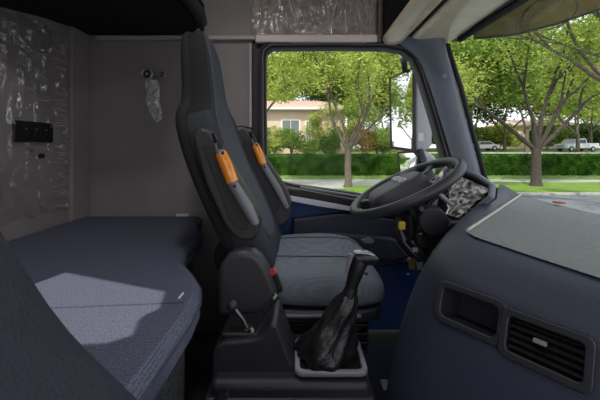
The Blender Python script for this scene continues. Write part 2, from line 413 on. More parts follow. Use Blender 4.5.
# overhead shelf and header above the windscreen
oc = thing('overhead_shelf', (.6, .7, 1.56), 'cream overhead storage shelf with dark open cavity above the windscreen', 'overhead shelf')
lip = []
for Y in (1.785, 1.78, 1.2, .6, 0, -.37, -.38):
    lip.append([Vector((.437, Y, 1.60)), Vector((.434, Y, 1.575)), Vector((.448, Y, 1.555)), Vector((.49, Y, 1.548)), Vector((.535, Y, 1.552)), Vector((.545, Y, 1.565)), Vector((.545, Y, 1.60)), Vector((.50, Y, 1.61))])
MB().loft(lip).build('shelf_lip', M_cream, oc, sub=1)
cav = MB().box((.545, -.38, 1.60), (.84, 1.775, 1.62)).box((.82, -.38, 1.62), (.84, 1.775, 2.05)).box((.45, 1.755, 1.60), (.82, 1.785, 2.05)).box((.45, .5, 1.60), (.82, .52, 2.05))
cav.build('shelf_cavity', M_blackm, oc, smooth=False)
hd = []
for Y in (1.785, 1.78, 1.2, .6, 0, -.37, -.38):
    hd.append([Vector((.572, Y, 1.60)), Vector((.572, Y, 1.57)), Vector((.60, Y, 1.553)), Vector((.70, Y, 1.552)), Vector((.80, Y, 1.562)), Vector((.815, Y, 1.575)), Vector((.815, Y, 1.60))])
MB().loft(hd).build('header_panel', M_cream, oc, sub=1)
MB().box((.545, -.38, 1.575), (.575, 1.775, 1.60)).build('groove', M_blackm, oc, smooth=False)

# ------------------------------------------------------------------ upper bunk, film, wall fittings
ub = thing('upper_bunk', (-.8, 1.4, 1.6), 'black folded upper bunk overhanging the top of the sleeper corner', 'bunk bed')
secs = []
for Y, dz in ((1.79, 0), (1.66, -.0), (1.5, -.02), (1.3, -.06), (1.12, -.10)):
    secs.append([Vector((-1.165, Y, 1.612+dz)), Vector((-1.0, Y, 1.612+dz*.5)), Vector((-.8, Y, 1.612)), Vector((-.56, Y, 1.615)), Vector((-.52, Y, 1.64)), Vector((-.52, Y, 1.78)), Vector((-1.165, Y, 1.78))])
MB().loft(secs).build('bunk_base', M_blackm, ub)
MB().tube([Vector((-.53, 1.70, 1.625)), Vector((-.50, 1.68, 1.64)), Vector((-.485, 1.58, 1.65)), Vector((-.485, 1.12, 1.65))], [.02, .028, .03, .03], 12).build('edge_rail', mat('rail', srgb(52, 50, 50), .5), ub)
MB().box((-.60, 1.12, 1.66), (-.50, 1.66, 1.74)).build('bunk_edge', M_black, ub, bevel=.02)

# plastic film on the walls and over the window: creased sheets
M_crease_glint = mat('film_crease_glint', srgb(236, 230, 220), .15, coat=1)  # pale opaque colour paints the glints along the film creases
def film(name, origin, ux, uy, nrm, w, h, nx, ny, amp, m, seed, label, streak=None):
    rnd = random.Random(seed)
    ph = [rnd.uniform(0, 6.28) for _ in range(12)]
    vs = []; fs = []
    for j in range(ny+1):
        for i in range(nx+1):
            u = i/nx; v = j/ny
            d = amp*(.5*math.sin(23*u+ph[0]+4*v)+.4*math.sin(51*u+ph[1]-7*v)*v+.4*math.sin(37*v+ph[2]+9*u)*u+.3*rnd.uniform(-1, 1))
            e = .004*math.sin(30*v+ph[3])*(1 if i in (0, nx) else 0)
            vs.append(origin+ux*(u*w+e)+uy*(v*h+.006*math.sin(25*u+ph[4])*(1 if j in (0, ny) else 0))+nrm*(abs(d)+.002))
    for j in range(ny):
        for i in range(nx):
            k = j*(nx+1)+i; fs.append((k, k+1, k+nx+2, k+nx+1))
    mb = MB().add(vs, fs); nf0 = len(mb.f)
    for (u0, v0, u1, v1, wd) in (streak or []):
        a = origin+ux*(u0*w)+uy*(v0*h)+nrm*.012; b = origin+ux*(u1*w)+uy*(v1*h)+nrm*.012
        mb.tube([a, a.lerp(b, .3)+nrm*.002, a.lerp(b, .7)+nrm*.001, b], [wd*.2, wd, wd*.7, wd*.1], 5)
    o = mb.build(name, m)
    o.data.materials.append(M_crease_glint)
    for p in o.data.polygons:
        if p.index >= nf0: p.material_index = 1
    return tag(o, label, 'plastic film')
X_, Y_, Z_ = Vector((1, 0, 0)), Vector((0, 1, 0)), Vector((0, 0, 1))
rs_ = random.Random(44); st1 = []
for k in range(64):
    v0 = rs_.random(); L_ = rs_.uniform(.04, .28); st1.append((1-L_, v0+rs_.uniform(-.02, .05), .995, v0, rs_.uniform(.0007, .0018)))
for k in range(9):
    u0 = rs_.uniform(.3, .8); v0 = rs_.uniform(.55, .97); st1.append((u0, v0, u0+rs_.uniform(.05, .16), v0+rs_.uniform(-.05, .02), rs_.uniform(.001, .0025)))
st2 = []
for fx in (.08, .40, .62, .93):
    for k in range(9):
        a_ = rs_.uniform(-.16, .16); v0 = rs_.uniform(.05, .3); v1 = v0+rs_.uniform(.12, .6); st2.append((fx+a_*(v1+.35), v1, fx+a_*(v0+.1), v0, rs_.uniform(.0005, .0013)))
for k in range(5): st2.append((.02+.012*k, .75, .02+.006*k, .0, .0012))
film('plastic_film', Vector((-1.168, 1.18, .70)), Y_, Z_, X_, .47, .86, 60, 60, .012, M_film, 3, 'clear creased protective film stretched over the rear wall panel', st1)
film('plastic_film', Vector((-.26, 1.788, 1.605)), X_, Z_, -Y_, .67, .45, 70, 40, .006, M_filmc, 5, 'clear wrinkled protective film over the panel above the door window', st2)
struct(MB().box((-.270, 1.755, 1.10), (-.258, 1.765, 1.56)).build('highlight_strip', M_strip, bevel=.003))  # pale strip paints the light streak beside the window frame

# black switch panel on the rear wall
sp = thing('switch_panel', (-1.16, 1.44, 1.07), 'black rectangular switch panel mounted on the rear sleeper wall', 'switch panel')
MB().box((-1.169, 1.335, 1.025), (-1.155, 1.548, 1.115)).build('panel_plate', M_black, sp, bevel=.006)
for k in range(3):
    MB().box((-1.157, 1.37+.055*k, 1.045), (-1.150, 1.405+.055*k, 1.095)).build('switch', M_blackm, sp, bevel=.003)
    MB().box((-1.1505, 1.383+.055*k, 1.078), (-1.1495, 1.389+.055*k, 1.084)).build('indicator_light', M_silver, sp)
tag(MB().cyl((-1.169, 1.48, .965), (-1.150, 1.48, .965), .011).build('round_plug', M_black, bevel=.003), 'small round black plug in the rear wall under the switch panel', 'plug')
# cut film marks
tag(MB().add([Vector((-1.162, 1.395, .995)), Vector((-1.158, 1.43, 1.008)), Vector((-1.162, 1.45, .985)), Vector((-1.157, 1.425, .98)), Vector((-1.160, 1.40, 1.0))], [(0, 1, 2, 3, 4)]).build('film_scrap', M_filmb, solid=.001), 'torn scrap of shiny film just below the black switch panel', 'plastic scrap')

# reading lamp on the side wall in its bag
rl = thing('reading_lamp', P(153, 74, 1.79), 'round metal reading lamp with swivel on the grey sleeper side wall', 'lamp')
c1 = P(147, 74, 1.775); c2 = P(162, 74.5, 1.775)
Mxz = Matrix.Rotation(math.radians(90), 3, 'X')
MB().torus(c1, .027, .008, Mxz, 32, 10).build('lamp_ring', M_silver, rl)
MB().cyl(c1+Vector((0, .02, 0)), c1+Vector((0, .0, 0)), .019, 24).build('lamp_head', M_black, rl, bevel=.003)
MB().ball(c1+Vector((0, -.004, 0)), .009).build('lamp_lens', M_silver, rl)
MB().cyl(c2+Vector((0, .02, 0)), c2+Vector((0, -.006, 0)), .015, 24).build('swivel_base', M_dmetal, rl, bevel=.003)
MB().torus(c2, .017, .005, Mxz, 28, 8).build('swivel_ring', M_silver, rl)
MB().cyl(c1+Vector((.02, .002, 0)), c2, .008, 12).build('lamp_arm', M_metal, rl)
secs = []
for t, w, x in ((0, .030, 152), (.12, .036, 152), (.3, .034, 153), (.55, .038, 154), (.75, .034, 156), (.92, .024, 157), (1, .010, 157)):
    y = 80+t*42; c = P(x, y, 1.772)
    secs.append([c+Vector((w*math.cos(q)*(1+.15*math.sin(3*q+9*t)), -.016*max(0, math.sin(q))*(1+.5*math.sin(5*q+12*t))-.001, 0)) for q in [math.pi*2*k/20 for k in range(20)]])
tag(MB().loft(secs).build('plastic_bag', M_filmb, smooth=False), 'crumpled iridescent clear bag hanging around the reading lamp', 'plastic bag')
# white labels by the bunk
tag(MB().box(P(176, 217, 1.775), P(189, 213.5, 1.785)).build('paper_tag', M_white, bevel=.001), 'small white paper tag at the mattress edge by the side wall', 'tag')

# ------------------------------------------------------------------ lower bunk
bunk = thing('sleeper_bunk', (-.7, .8, 0), 'dark blue bunk mattress on a speckled base behind the seats', 'bed')
plan = [(-1.165, -.38), (-.25, -.38), (-.25, 0), (-.25, .45), (-.245, .62), (-.243, .74), (-.252, .83), (-.277, .915), (-.33, 1.01), (-.385, 1.09), (-.41, 1.18), (-.41, 1.30), (-.42, 1.42), (-.47, 1.55), (-.52, 1.66), (-.53, 1.785), (-1.165, 1.785)]
def inset(poly, d): return offset_poly(poly, -d)
secs = [[Vector((x, y, .565)) for x, y in inset(plan, .012)], [Vector((x, y, .575)) for x, y in plan], [Vector((x, y, .61)) for x, y in plan],
        [Vector((x, y, .622)) for x, y in inset(plan, .006)], [Vector((x, y, .634)) for x, y in inset(plan, .020)]]
mt = MB().loft(secs).build('mattress', M_mattr, bunk)
MB().tube([Vector((x, y, .608)) for x, y in offset_poly(plan, .001)[1:-1]], .0035, 6).build('piping', M_mattrs, bunk)
MB().tube([Vector((-1.14, .70, .6345)), Vector((-.275, .78, .6345))], .0018, 5).build('seam', M_mattrs, bunk)
plan2 = inset(plan, .04)
MB().prism([Vector((x, y, .0)) for x, y in plan2], (0, 0, .565)).build('bunk_base', M_speck, bunk, smooth=False)
MB().box((-.288, .0, .545), (-.266, .62, .562)).build('metal_strip', M_metal, bunk, bevel=.003)
MB().box(P(178, 299.5, .80)+Vector((0, 0, .004)), P(184, 301, .83)+Vector((0, 0, .006))).build('care_tag', M_white, bunk)

# ------------------------------------------------------------------ driver seat
ds = thing('driver_seat', (0, 1.34, 0), 'grey-blue air suspended driver seat with high backrest and folded armrests', 'seat')
SY = 1.34
# front face spine (x, z), half width, thickness
spine = [(-.075, .56, .22, .16), (-.10, .63, .245, .17), (-.17, .79, .262, .17), (-.225, .90, .262, .165), (-.27, 1.00, .262, .155), (-.30, 1.09, .258, .15), (-.312, 1.135, .235, .14), (-.320, 1.165, .175, .135), (-.327, 1.20, .148, .13), (-.335, 1.26, .140, .125), (-.345, 1.34, .134, .12), (-.360, 1.41, .124, .105), (-.382, 1.455, .10, .075), (-.402, 1.468, .06, .04)]
spine = [(x+.004, z, w, th*.88) for x, z, w, th in spine]
def seat_secs(sp, y0, wide=1.0, front=1.0, back=1.0, bol=.03, inset_f=0):
    secs = []
    for i, (x, z, w, th) in enumerate(sp):
        p0 = sp[max(i-1, 0)]; p1 = sp[min(i+1, len(sp)-1)]
        d = Vector((p1[0]-p0[0], 0, p1[1]-p0[1])).normalized(); nf = Vector((d.z, 0, -d.x))
        sec = []
        for k in range(28):
            a = 2*math.pi*k/28; c = math.cos(a); s = math.sin(a)
            yy = math.copysign(abs(c)**.55, c)*w*wide; nn = math.copysign(abs(s)**.6, s)
            n_ = (nn+1)/2*th-th                    # 0 at the front, -th at the back
            if s > 0: n_ += bol*front*max(0, (abs(yy)/w-.55)/.45)**1.5*(1 if abs(c) < .98 else .6)*(w/.26)
            sec.append(Vector((x, y0+yy, z))+nf*(n_+inset_f))
        secs.append(sec)
    return secs
bk = MB().loft(seat_secs(spine, SY)).build('backrest', M_fab2, ds, sub=1)
bk.data.materials.append(M_fabd)
for pl in bk.data.polygons:
    c = pl.center; xf = None
    for i in range(len(spine)-1):
        if spine[i][1] <= c.z <= spine[i+1][1]: f_ = (c.z-spine[i][1])/(spine[i+1][1]-spine[i][1]); xf = spine[i][0]*(1-f_)+spine[i+1][0]*f_; w_ = spine[i][2]*(1-f_)+spine[i+1][2]*f_
    if xf is not None and c.z > 1.12 and (c.x < xf-.03 or abs(c.y-SY) > w_*.9): pl.material_index = 1
ins = [(x+.006, z, w*.62, .03) for x, z, w, th in spine[1:-1]]
MB().loft(seat_secs(ins, SY, bol=0)).build('backrest_insert', M_fab3, ds, sub=1)
shell = [(x-th*.5, z, w*1.03, th*.52) for x, z, w, th in spine[:-1]]
MB().loft(seat_secs(shell, SY, bol=0)).build('back_shell', M_fabd, ds, sub=1)
# cushion
secs = []
for X, zt, w, zb in ((-.17, .585, .22, .47), (-.12, .60, .25, .46), (0, .610, .262, .45), (.10, .612, .265, .45), (.19, .605, .262, .45), (.25, .585, .25, .455), (.285, .55, .232, .47), (.295, .525, .20, .48)):
    sec = []
    for k in range(28):
        a = 2*math.pi*k/28; c = math.cos(a); s = math.sin(a)
        yy = math.copysign(abs(c)**.5, c)*w; zz_ = (zt+zb)/2+math.copysign(abs(s)**.5, s)*(zt-zb)/2
        if s > .2: zz_ -= .018*max(0, 1-abs(yy)/(w*.72))**.7*(1 if X < .25 else .3)
        sec.append(Vector((X, SY+yy, zz_)))
    secs.append(sec)
cu = MB().loft(secs).build('seat_cushion', M_fab, ds, sub=1)
for yy in (-.13, .13):
    MB().tube([Vector((-.12, SY+yy*.9, .600)), Vector((0, SY+yy, .603)), Vector((.15, SY+yy, .603)), Vector((.22, SY+yy, .594)), Vector((.27, SY+yy*.9, .565))], .0016, 6).build('cushion_seam', M_fabd, ds)
secs = []
for X, w in ((-.16, .24), (0, .262), (.17, .262), (.26, .24), (.285, .20)):
    secs.append([Vector((X, SY+yy, z)) for yy, z in ((-w, .465), (w, .465), (w*1.0, .42), (-w*1.0, .42))])
MB().loft(secs).build('cushion_pan', M_console, ds, bevel=.012)
MB().box((-.12, SY-.272, .448), (.20, SY-.258, .458)).build('pan_strip', M_armtube, ds, bevel=.003)
MB().box((-.16, SY-.23, .30), (.22, SY+.23, .42)).build('suspension_cover', M_console, ds, bevel=.03)
for k in range(4):
    MB().box((-.15, SY-.245, .315+.03*k), (.23, SY+.245, .325+.03*k)).build('bellows_ridge', M_black, ds, bevel=.004)
MB().box((-.20, SY-.22, .0), (.22, SY+.22, .30)).build('pedestal', M_black, ds, bevel=.02)
# side cover on the near side
cov = [(217, 318), (217, 280), (219, 268), (225, 258), (233, 252.5), (243, 251), (253, 253), (261, 259), (268, 270), (276, 290), (280, 318)]
MB().prism([P(x, y, 1.0) for x, y in cov], (0, .07, 0)).build('side_cover', M_seatpl, ds, bevel=.02, bseg=4)
MB().prism([P(x, y, 1.0)+Vector((0, .52+.07, -.03)) for x, y in cov], (0, .06, 0)).build('side_cover', M_seatpl, ds, bevel=.02)
# seat base hinge cloth between backrest and cushion
MB().ball((-.22, SY-.02, .60), 1, 16, (.11, .24, .07)).build('lumbar_fold', M_fabd, ds)
# folded armrests, near and far
def armrest(dy, dx, dz, k=1.0):
    mirror = 1
    def Q(x, y, Y=1.045):
        if y > 185: x = 234+(x-234)*k; y = 185+(y-185)*k
        p = P(x, y, Y); return p+Vector((dx, dy, dz))
    body = [(191, 137), (194, 130), (201, 127), (209, 131), (217, 143), (254, 205), (258, 218), (257, 231), (250, 238), (240, 238), (231, 232), (224, 222), (207, 186)]
    ar = MB().prism([Q(x, y) for x, y in body], (0, .065, 0)).build('armrest', M_arm, ds, bevel=.018, bseg=4)
    inn = [(202, 146), (206, 143), (211, 147), (244, 208), (247, 221), (243, 228), (235, 225), (229, 217)]
    MB().prism([Q(x, y)+Vector((0, -.004*mirror+(.065 if mirror < 0 else 0), 0)) for x, y in inn], (0, .006, 0)).build('armrest_inlay', mat('inlay', srgb(50, 47, 47), .6), ar, bevel=.003)
    Yt = 1.035
    tube = [Q(216, 143, Yt), Q(220, 153, Yt), Q(232, 183, Yt), Q(246, 206, Yt), Q(254, 222, Yt)]
    MB().tube(tube, [.011, .015, .0165, .019, .013], 12).build('armrest_bar', M_armtube, ar)
    MB().tube([Q(220, 153, Yt), Q(225, 164, Yt), Q(232, 182, Yt)], [.0185, .020, .0195], 16).build('orange_sleeve', M_orange, ar)
    for (x, y) in ((222, 153), (234, 186)):
        MB().ball(Q(x, y, Yt-.022), .005).build('rivet', M_black, ar)
    MB().tube([Q(213, 133, Yt+.02), Q(217, 141, Yt), Q(219, 150, Yt)], [.006, .010, .014], 10).build('pivot_cap', M_black, ar)
armrest(0, .002, 0, 1.06)
armrest(.555, .035, .03, 1.75)
MB().tube([Vector((-.33, 1.60, 1.10)), Vector((-.30, 1.66, 1.11)), Vector((-.24, 1.70, 1.10))], .004, 8).build('recline_cable', M_black, ds)
# buckle
bp = thing('seat_belt_buckle', P(272, 276, 1.03), 'black seat belt buckle with red button beside the driver cushion', 'seat belt buckle')
Mb = Matrix.Translation(P(273, 277, 1.03)) @ Matrix.Rotation(math.radians(-20), 4, 'Y')
MB().box((-.015, -.012, -.05), (.015, .012, .02), Mb).build('buckle_body', M_black, bp, bevel=.004)
MB().box((-.013, -.010, .0185), (.013, .010, .024), Mb).build('red_button', M_red, bp, bevel=.002)
MB().box((-.016, -.014, .008), (.016, .013, .019), Mb).build('buckle_collar', M_red, bp, bevel=.003)

# ------------------------------------------------------------------ passenger seat (close to the lens)
ps = thing('passenger_seat', (-.2, .05, 0), 'dark navy reclined passenger seat backrest at the edge of the bunk', 'seat')
prof = [(-.02, .56), (-.12, .655), (-.186, .733), (-.233, .773), (-.276, .823), (-.318, .892), (-.37, .97), (-.44, 1.08)]
secs = []
for i, (x, z) in enumerate(prof):
    p0 = prof[max(i-1, 0)]; p1 = prof[min(i+1, len(prof)-1)]
    d = Vector((p1[0]-p0[0], 0, p1[1]-p0[1])).normalized(); nf = Vector((d.z, 0, -d.x)); sec = []
    for k in range(24):
        a = 2*math.pi*k/24; c = math.cos(a); s = math.sin(a)
        yy = math.copysign(abs(c)**.45, c)*.285; n_ = math.copysign(abs(s)**.5, s)*.055-.055+.035
        sec.append(Vector((x, .075+yy, z))+nf*n_)
    secs.append(sec)
MB().loft(secs).build('backrest', M_pseat, ps, sub=1)
MB().box((-.20, -.22, .42), (.26, .36, .54)).build('seat_cushion', M_pseat, ps, bevel=.04)
MB().box((-.18, -.18, 0), (.2, .32, .42)).build('pedestal', M_black, ps, bevel=.03)

# ------------------------------------------------------------------ centre console
cc = thing('center_console', (0, .9, 0), 'dark plastic console between the seats with a raised lever tower', 'console')
base = []
for Y, inx in ((.80, 0), (.815, -.004), (.99, -.004), (1.02, 0)):
    pass
MB().prism([Vector((-.225, .80, 0)), Vector((.182, .80, 0)), Vector((.178, .80, .36)), Vector((.174, .80, .43)), Vector((-.222, .80, .43))], (0, .225, 0)).build('console_base', M_console, cc, bevel=.02, bseg=4)
MB().box((-.235, .79, 0), (.185, 1.03, .395)).build('console_skirt', M_console, cc, bevel=.012)
tw = [(212, 382), (212, 354), (216, 347), (224, 343), (248, 341), (258, 339), (265, 333), (270, 326), (274, 324), (278, 328), (283, 342), (290, 361), (300, 376), (308, 382)]
MB().prism([P(x, y, .84) for x, y in tw], (0, .15, 0)).build('lever_tower', M_console, cc, bevel=.014, bseg=4)
MB().box(P(220, 344, .85)+Vector((0, .01, 0)), P(258, 336, .85)+Vector((0, .12, 0))).build('lever_plate', M_black, cc, bevel=.006)
def lever(p0, p1, kn, rk, m):
    l = MB().tube([p0, (p0+p1)/2+Vector((.002, 0, .004)), p1], .0055, 10).build('lever', m, cc)
    d = (p1-p0).normalized()
    MB().tube([p1-d*.004, p1+d*.004, p1+d*.012, p1+d*.02], [rk*.7, rk, rk, rk*.6], 14).build('knob', kn, l)
    MB().ball(p0, .012).build('lever_joint', M_dmetal, l)
lever(P(250, 333, .88), P(234, 308, .88), M_dashdark, .014, M_dmetal)
lever(P(252, 331, .875), P(272, 301, .875), M_dmetal, .010, M_dmetal)
MB().cyl(P(247, 333, .89), P(247, 326, .89), .016, 16).build('valve_body', M_dmetal, cc, bevel=.004)
tag(MB().tube([P(228, 394, .76), P(222, 397, .76), P(216, 402, .76), P(208, 410, .76)], .008, 8).build('hose', M_dmetal), 'grey hose end low beside the console base and bunk', 'hose')

# ------------------------------------------------------------------ gear shifter
gs = thing('gear_shifter', (.07, .88, .43), 'gear shifter with silver topped knob and crumpled black leather boot', 'gear shifter')
zf = .437
def G(x, y, z): Y = (CZ-z)*F/(y-HY); return Vector(((x-CX)*Y/F, Y, z))
o_loop = rrect(.185, .155, .022); i_loop = rrect(.155, .125, .014)
cf = Vector((.078, .885, zf))
MB().ring([cf+Vector((a, b, 0)) for a, b in o_loop], [cf+Vector((a, b, 0)) for a, b in i_loop], (0, 0, .014)).build('boot_frame', M_frame, gs, bevel=.005)
MB().prism([cf+Vector((a, b, -.004)) for a, b in i_loop], (0, 0, .005)).build('boot_base', M_blackm, gs, smooth=False)
rnd = random.Random(2)
secs = []
for t in [k/14 for k in range(15)]:
    cx = .062+.072*t**1.1; cz = zf+.002+(.175)*t; cy = .885
    r = .062*(1-t)**.75+.017+.010*math.sin(9*t)*(1-t)
    sec = []
    for k in range(32):
        a = 2*math.pi*k/32
        rr = r*(1+.16*math.sin(3*a+5*t)*(1-t)+.08*math.sin(8*a-9*t)+.05*math.sin(13*a+17*t)*(1-t*.5))
        sec.append(Vector((cx+rr*math.cos(a)*1.0, cy+rr*math.sin(a)*.85, cz+.006*math.sin(4*a+11*t)*(1 if 0 < t < 1 else 0))))
    secs.append(sec)
MB().loft(secs).build('boot', M_leather, gs, sub=1)
k0 = P(350, 292, .885); k1 = P(354, 278, .885); k2 = P(360, 262, .885)
MB().tube([P(347, 300, .885), k0, P(352, 287, .885)], [.020, .019, .017], 14).build('boot_collar', M_black, gs)
MB().tube([k0, P(352, 284, .885), P(356, 272, .885), P(360, 262, .885), P(361, 257, .885)], [.016, .017, .020, .021, .017], 16).build('knob_grip', M_black, gs)
MB().tube([P(356, 259, .885), P(362, 257.5, .885), P(371, 258.5, .885), P(377, 261, .885)], [.017, .021, .018, .010], 14).build('knob_head', M_leather, gs)
cap = []
for X, w, h in ((352, .008, 252), (356, .017, 250.5), (363, .019, 250.2), (371, .017, 252), (376, .008, 255)):
    c = P(X, h, .885); cap.append([c+Vector((0, w*math.cos(a), .004*math.sin(a)-.003)) for a in [math.pi*2*k/12 for k in range(12)]])
MB().loft(cap).build('knob_cap', M_silver, gs, sub=1)
MB().tube([P(351, 254, .872), P(348, 266, .872), P(346, 276, .872)], [.006, .005, .003], 10).build('silver_edge', M_silver, gs)
MB().tube([P(362, 272, .875), P(368, 274, .875)], .004, 8).build('range_switch', M_black, gs)

# ------------------------------------------------------------------ steering wheel
sw = thing('steering_wheel', (.44, 1.34, .83), 'large dark four spoke steering wheel tilted in front of the driver seat', 'steering wheel')
th = math.radians(27)
Mw = Matrix(((math.cos(th), 0, -math.sin(th)), (0, 1, 0), (math.sin(th), 0, math.cos(th))))   # columns: forward-up, across, normal
wc = Vector((.425, 1.34, .842))
MB().torus(wc, .226, .0195, Mw, 80, 14).build('rim', M_wheel, sw)
def WL(a, b, c): return wc+Mw @ Vector((a, b, c))
hubp = [(-.150, -.055), (-.138, -.085), (-.06, -.105), (.06, -.085), (.09, -.05), (.09, .05), (.06, .085), (-.06, .105), (-.138, .085), (-.150, .055)]
secs = [[WL(a*1.0, b*1.0, -.05) for a, b in hubp], [WL(a*1.08, b*1.08, -.02) for a, b in hubp], [WL(a, b, .02) for a, b in hubp], [WL(a*.86, b*.86, .034) for a, b in hubp], [WL(a*.6, b*.6, .037) for a, b in hubp]]
hub = MB().loft(secs).build('airbag_hub', M_hub, sw, sub=1)
for a0 in (35, 145, 215, 325):
    a = math.radians(a0+0)
    s_ = MB()
    q = []
    for r, w, c in ((.06, .028, -.022), (.12, .020, -.018), (.18, .015, -.008), (.222, .018, 0)):
        ctr = Vector((r*math.cos(a), r*math.sin(a), c)); t = Vector((-math.sin(a), math.cos(a), 0))
        q.append([wc+Mw @ (ctr+t*w+Vector((0, 0, .007))), wc+Mw @ (ctr+t*w-Vector((0, 0, .007))), wc+Mw @ (ctr-t*w-Vector((0, 0, .007))), wc+Mw @ (ctr-t*w+Vector((0, 0, .007)))])
    sk = s_.loft(q).build('spoke', M_hub, sw, bevel=.005)
    MB().box((-.02, -.012, 0), (.02, .012, .006), Matrix.Translation(wc+Mw @ Vector((.135*math.cos(a), .135*math.sin(a), -.008))) @ Mw.to_4x4() @ Matrix.Rotation(a, 4, 'Z')).build('spoke_switch', M_black, sk, bevel=.002)
Mt = Matrix.Translation(WL(-.01, -.0, .041)) @ Mw.to_4x4() @ Matrix.Rotation(math.radians(-90), 4, 'Z')
text_obj('VOLVO', .044, Mt, mat('emblem_silver', srgb(240, 240, 244), .5), hub)

sc_ = thing('steering_column', (.55, 1.34, .6), 'black steering column shroud with dangling wiring under the wheel', 'steering column')
MB().loft([[WL(a*k, b*k, c) for a, b in rrect(.12, .11, .03)] for k, c in ((.7, -.05), (.9, -.07), (1.05, -.12), (1.1, -.18), (.8, -.26))]).build('column_shroud', M_black, sc_)
MB().tube([WL(0, 0, -.2), Vector((.56, 1.34, .45)), Vector((.66, 1.36, .2)), Vector((.75, 1.38, .02))], [.03, .025, .022, .022], 12).build('column_shaft', M_dmetal, sc_)
kc = P(434, 222, 1.16)
kn = MB().cyl(kc+Vector((.02, .09, .0)), kc, .050, 32).build('column_knob', M_dashdark, sc_, bevel=.006)
MB().tube([P(452, 205, 1.2), P(440, 195, 1.22), P(434, 184, 1.22), P(447, 168, 1.24)], .009, 8).build('cluster_bracket', M_frame, sc_)
MB().tube([P(445, 190, 1.22), P(424, 208, 1.24)], .007, 8).build('stalk', M_black, sc_)
MB().tube([WL(-.02, -.05, -.05), WL(-.03, -.13, -.06), WL(-.02, -.17, -.055)], [.007, .007, .010], 10).build('stalk', M_black, sc_)
wh = thing('wiring_harness', P(408, 240, 1.25), 'loose bundle of black cables with yellow and brass connectors below the wheel', 'wiring')
for k, pts in enumerate(([(398, 218), (396, 230), (401, 244), (412, 256), (415, 268)], [(410, 216), (412, 230), (408, 242), (416, 250)], [(420, 225), (415, 238), (422, 250), (414, 262)], [(404, 226), (408, 236), (418, 240), (428, 238)])):
    MB().tube([P(x, y, 1.22+.015*k) for x, y in pts], [.011, .012, .010, .009, .008][:len(pts)], 10).build('cable', M_rubber if k != 2 else M_dashdark, wh)
MB().box(P(399, 230, 1.20), P(404, 221, 1.22)).build('connector', M_yellow, wh, bevel=.003)
MB().box(P(410, 270, 1.20), P(413.5, 257, 1.22)).build('connector', mat('brass', srgb(190, 150, 90), .35, metal=.7), wh, bevel=.003)
MB().box(P(413, 252, 1.19), P(417, 247, 1.20)).build('connector', M_white, wh, bevel=.002)
MB().cyl(P(420, 232, 1.2), P(424, 246, 1.2), .018, 16).build('joint', M_dmetal, wh, bevel=.003)
MB().box(P(416, 262, 1.22), P(421, 268, 1.24)).build('connector', M_dmetal, wh, bevel=.002)

# ------------------------------------------------------------------ dashboard
dash = thing('dashboard', (.8, .6, 0), 'dark navy wraparound dashboard with pale textured top mat', 'dashboard')
V = Vector
# columns: [lower, knee, face, roll..., top..., windscreen edge]
def colm(face, nrm, topdir, dz=0, lean=.30):
    f = V((face[0], face[1], 0)); n = V((nrm[0], nrm[1], 0)).normalized()
    pts = []
    for off, z in ((-.16, .12), (-.09, .39), (-.035, .58), (0, .693), (.018, .728), (.055, .756), (.105, .770), (.155, .776)):
        pts.append(f+n*off*(1 if off > 0 else lean/.30)+V((0, 0, z+(dz if off > 0 else 0))))
    e = V((topdir[0], topdir[1], .0)); s = pts[-1].copy()
    for t in (.3, .65, 1):
        q = s.lerp(V((e.x, e.y, topdir[2])), t); pts.append(q)
    return pts
cols = []
cols.append([V((.40, 1.10, .12)), V((.42, 1.08, .39)), V((.46, 1.08, .58)), V((.50, 1.10, .66)), V((.52, 1.12, .70)), V((.55, 1.13, .73)), V((.60, 1.18, .76)), V((.66, 1.24, .78)), V((.74, 1.34, .79)), V((.86, 1.48, .79)), V((1.0, 1.66, .79))])
cols.append([V((.26, .97, .12)), V((.285, .95, .39)), V((.325, .95, .58)), V((.375, .96, .68)), V((.405, .965, .725)), V((.43, .97, .755)), V((.48, 1.01, .775)), V((.54, 1.07, .79)), V((.67, 1.205, .812)), V((.81, 1.34, .83)), V((1.0, 1.66, .825))])
cols.append([V((.19, .90, .12)), V((.215, .875, .39)), V((.262, .865, .58)), V((.31, .86, .68)), V((.345, .865, .725)), V((.385, .89, .757)), V((.435, .93, .772)), V((.49, .985, .782)), V((.64, 1.13, .798)), V((.80, 1.30, .815)), V((1.0, 1.60, .815))])
cols.append(colm((.302, .80), (.88, .48), (1.0, 1.50, .785)))
cols.append(colm((.325, .745), (.81, .586), (1.0, 1.42, .782)))
for s_, top in ((.10, 1.20), (.20, .98), (.30, .78), (.42, .55)):
    cols.append(colm((.318+.724*s_, .75-s_), (.81, .586), (1.0, top, .778), dz=-.012*s_/.2))
cols.append(colm((.69, .20), (.93, .36), (1.0, .25, .77), dz=-.02))
cols.append(colm((.74, 0), (1, 0), (1.0, 0, .77), dz=-.02))
cols.append(colm((.74, -.38), (1, 0), (1.0, -.38, .77), dz=-.02))
nr = len(cols[0])
vs = [p for c in cols for p in c]; fs = []
for i in range(len(cols)-1):
    for j in range(nr-1):
        k = i*nr+j; fs.append((k, k+nr, k+nr+1, k+1))
d_ = MB().add(vs, fs).build('dash_body', M_dash, dash)
for m_ in list(d_.modifiers): d_.modifiers.remove(m_)
# make sure solidify goes inward: face normals should look at the driver
bm = bmesh.new(); bm.from_mesh(d_.data); bm.faces.ensure_lookup_table()
f0 = bm.faces[(5*(nr-1))+2]
if f0.normal.dot(V((-1, -1, .3))) < 0: bmesh.ops.reverse_faces(bm, faces=bm.faces)
bm.to_mesh(d_.data); bm.free()
q = d_.modifiers.new('sub', 'SUBSURF'); q.levels = 3; q.render_levels = 3
q = d_.modifiers.new('solid', 'SOLIDIFY'); q.thickness = .012; q.offset = -1
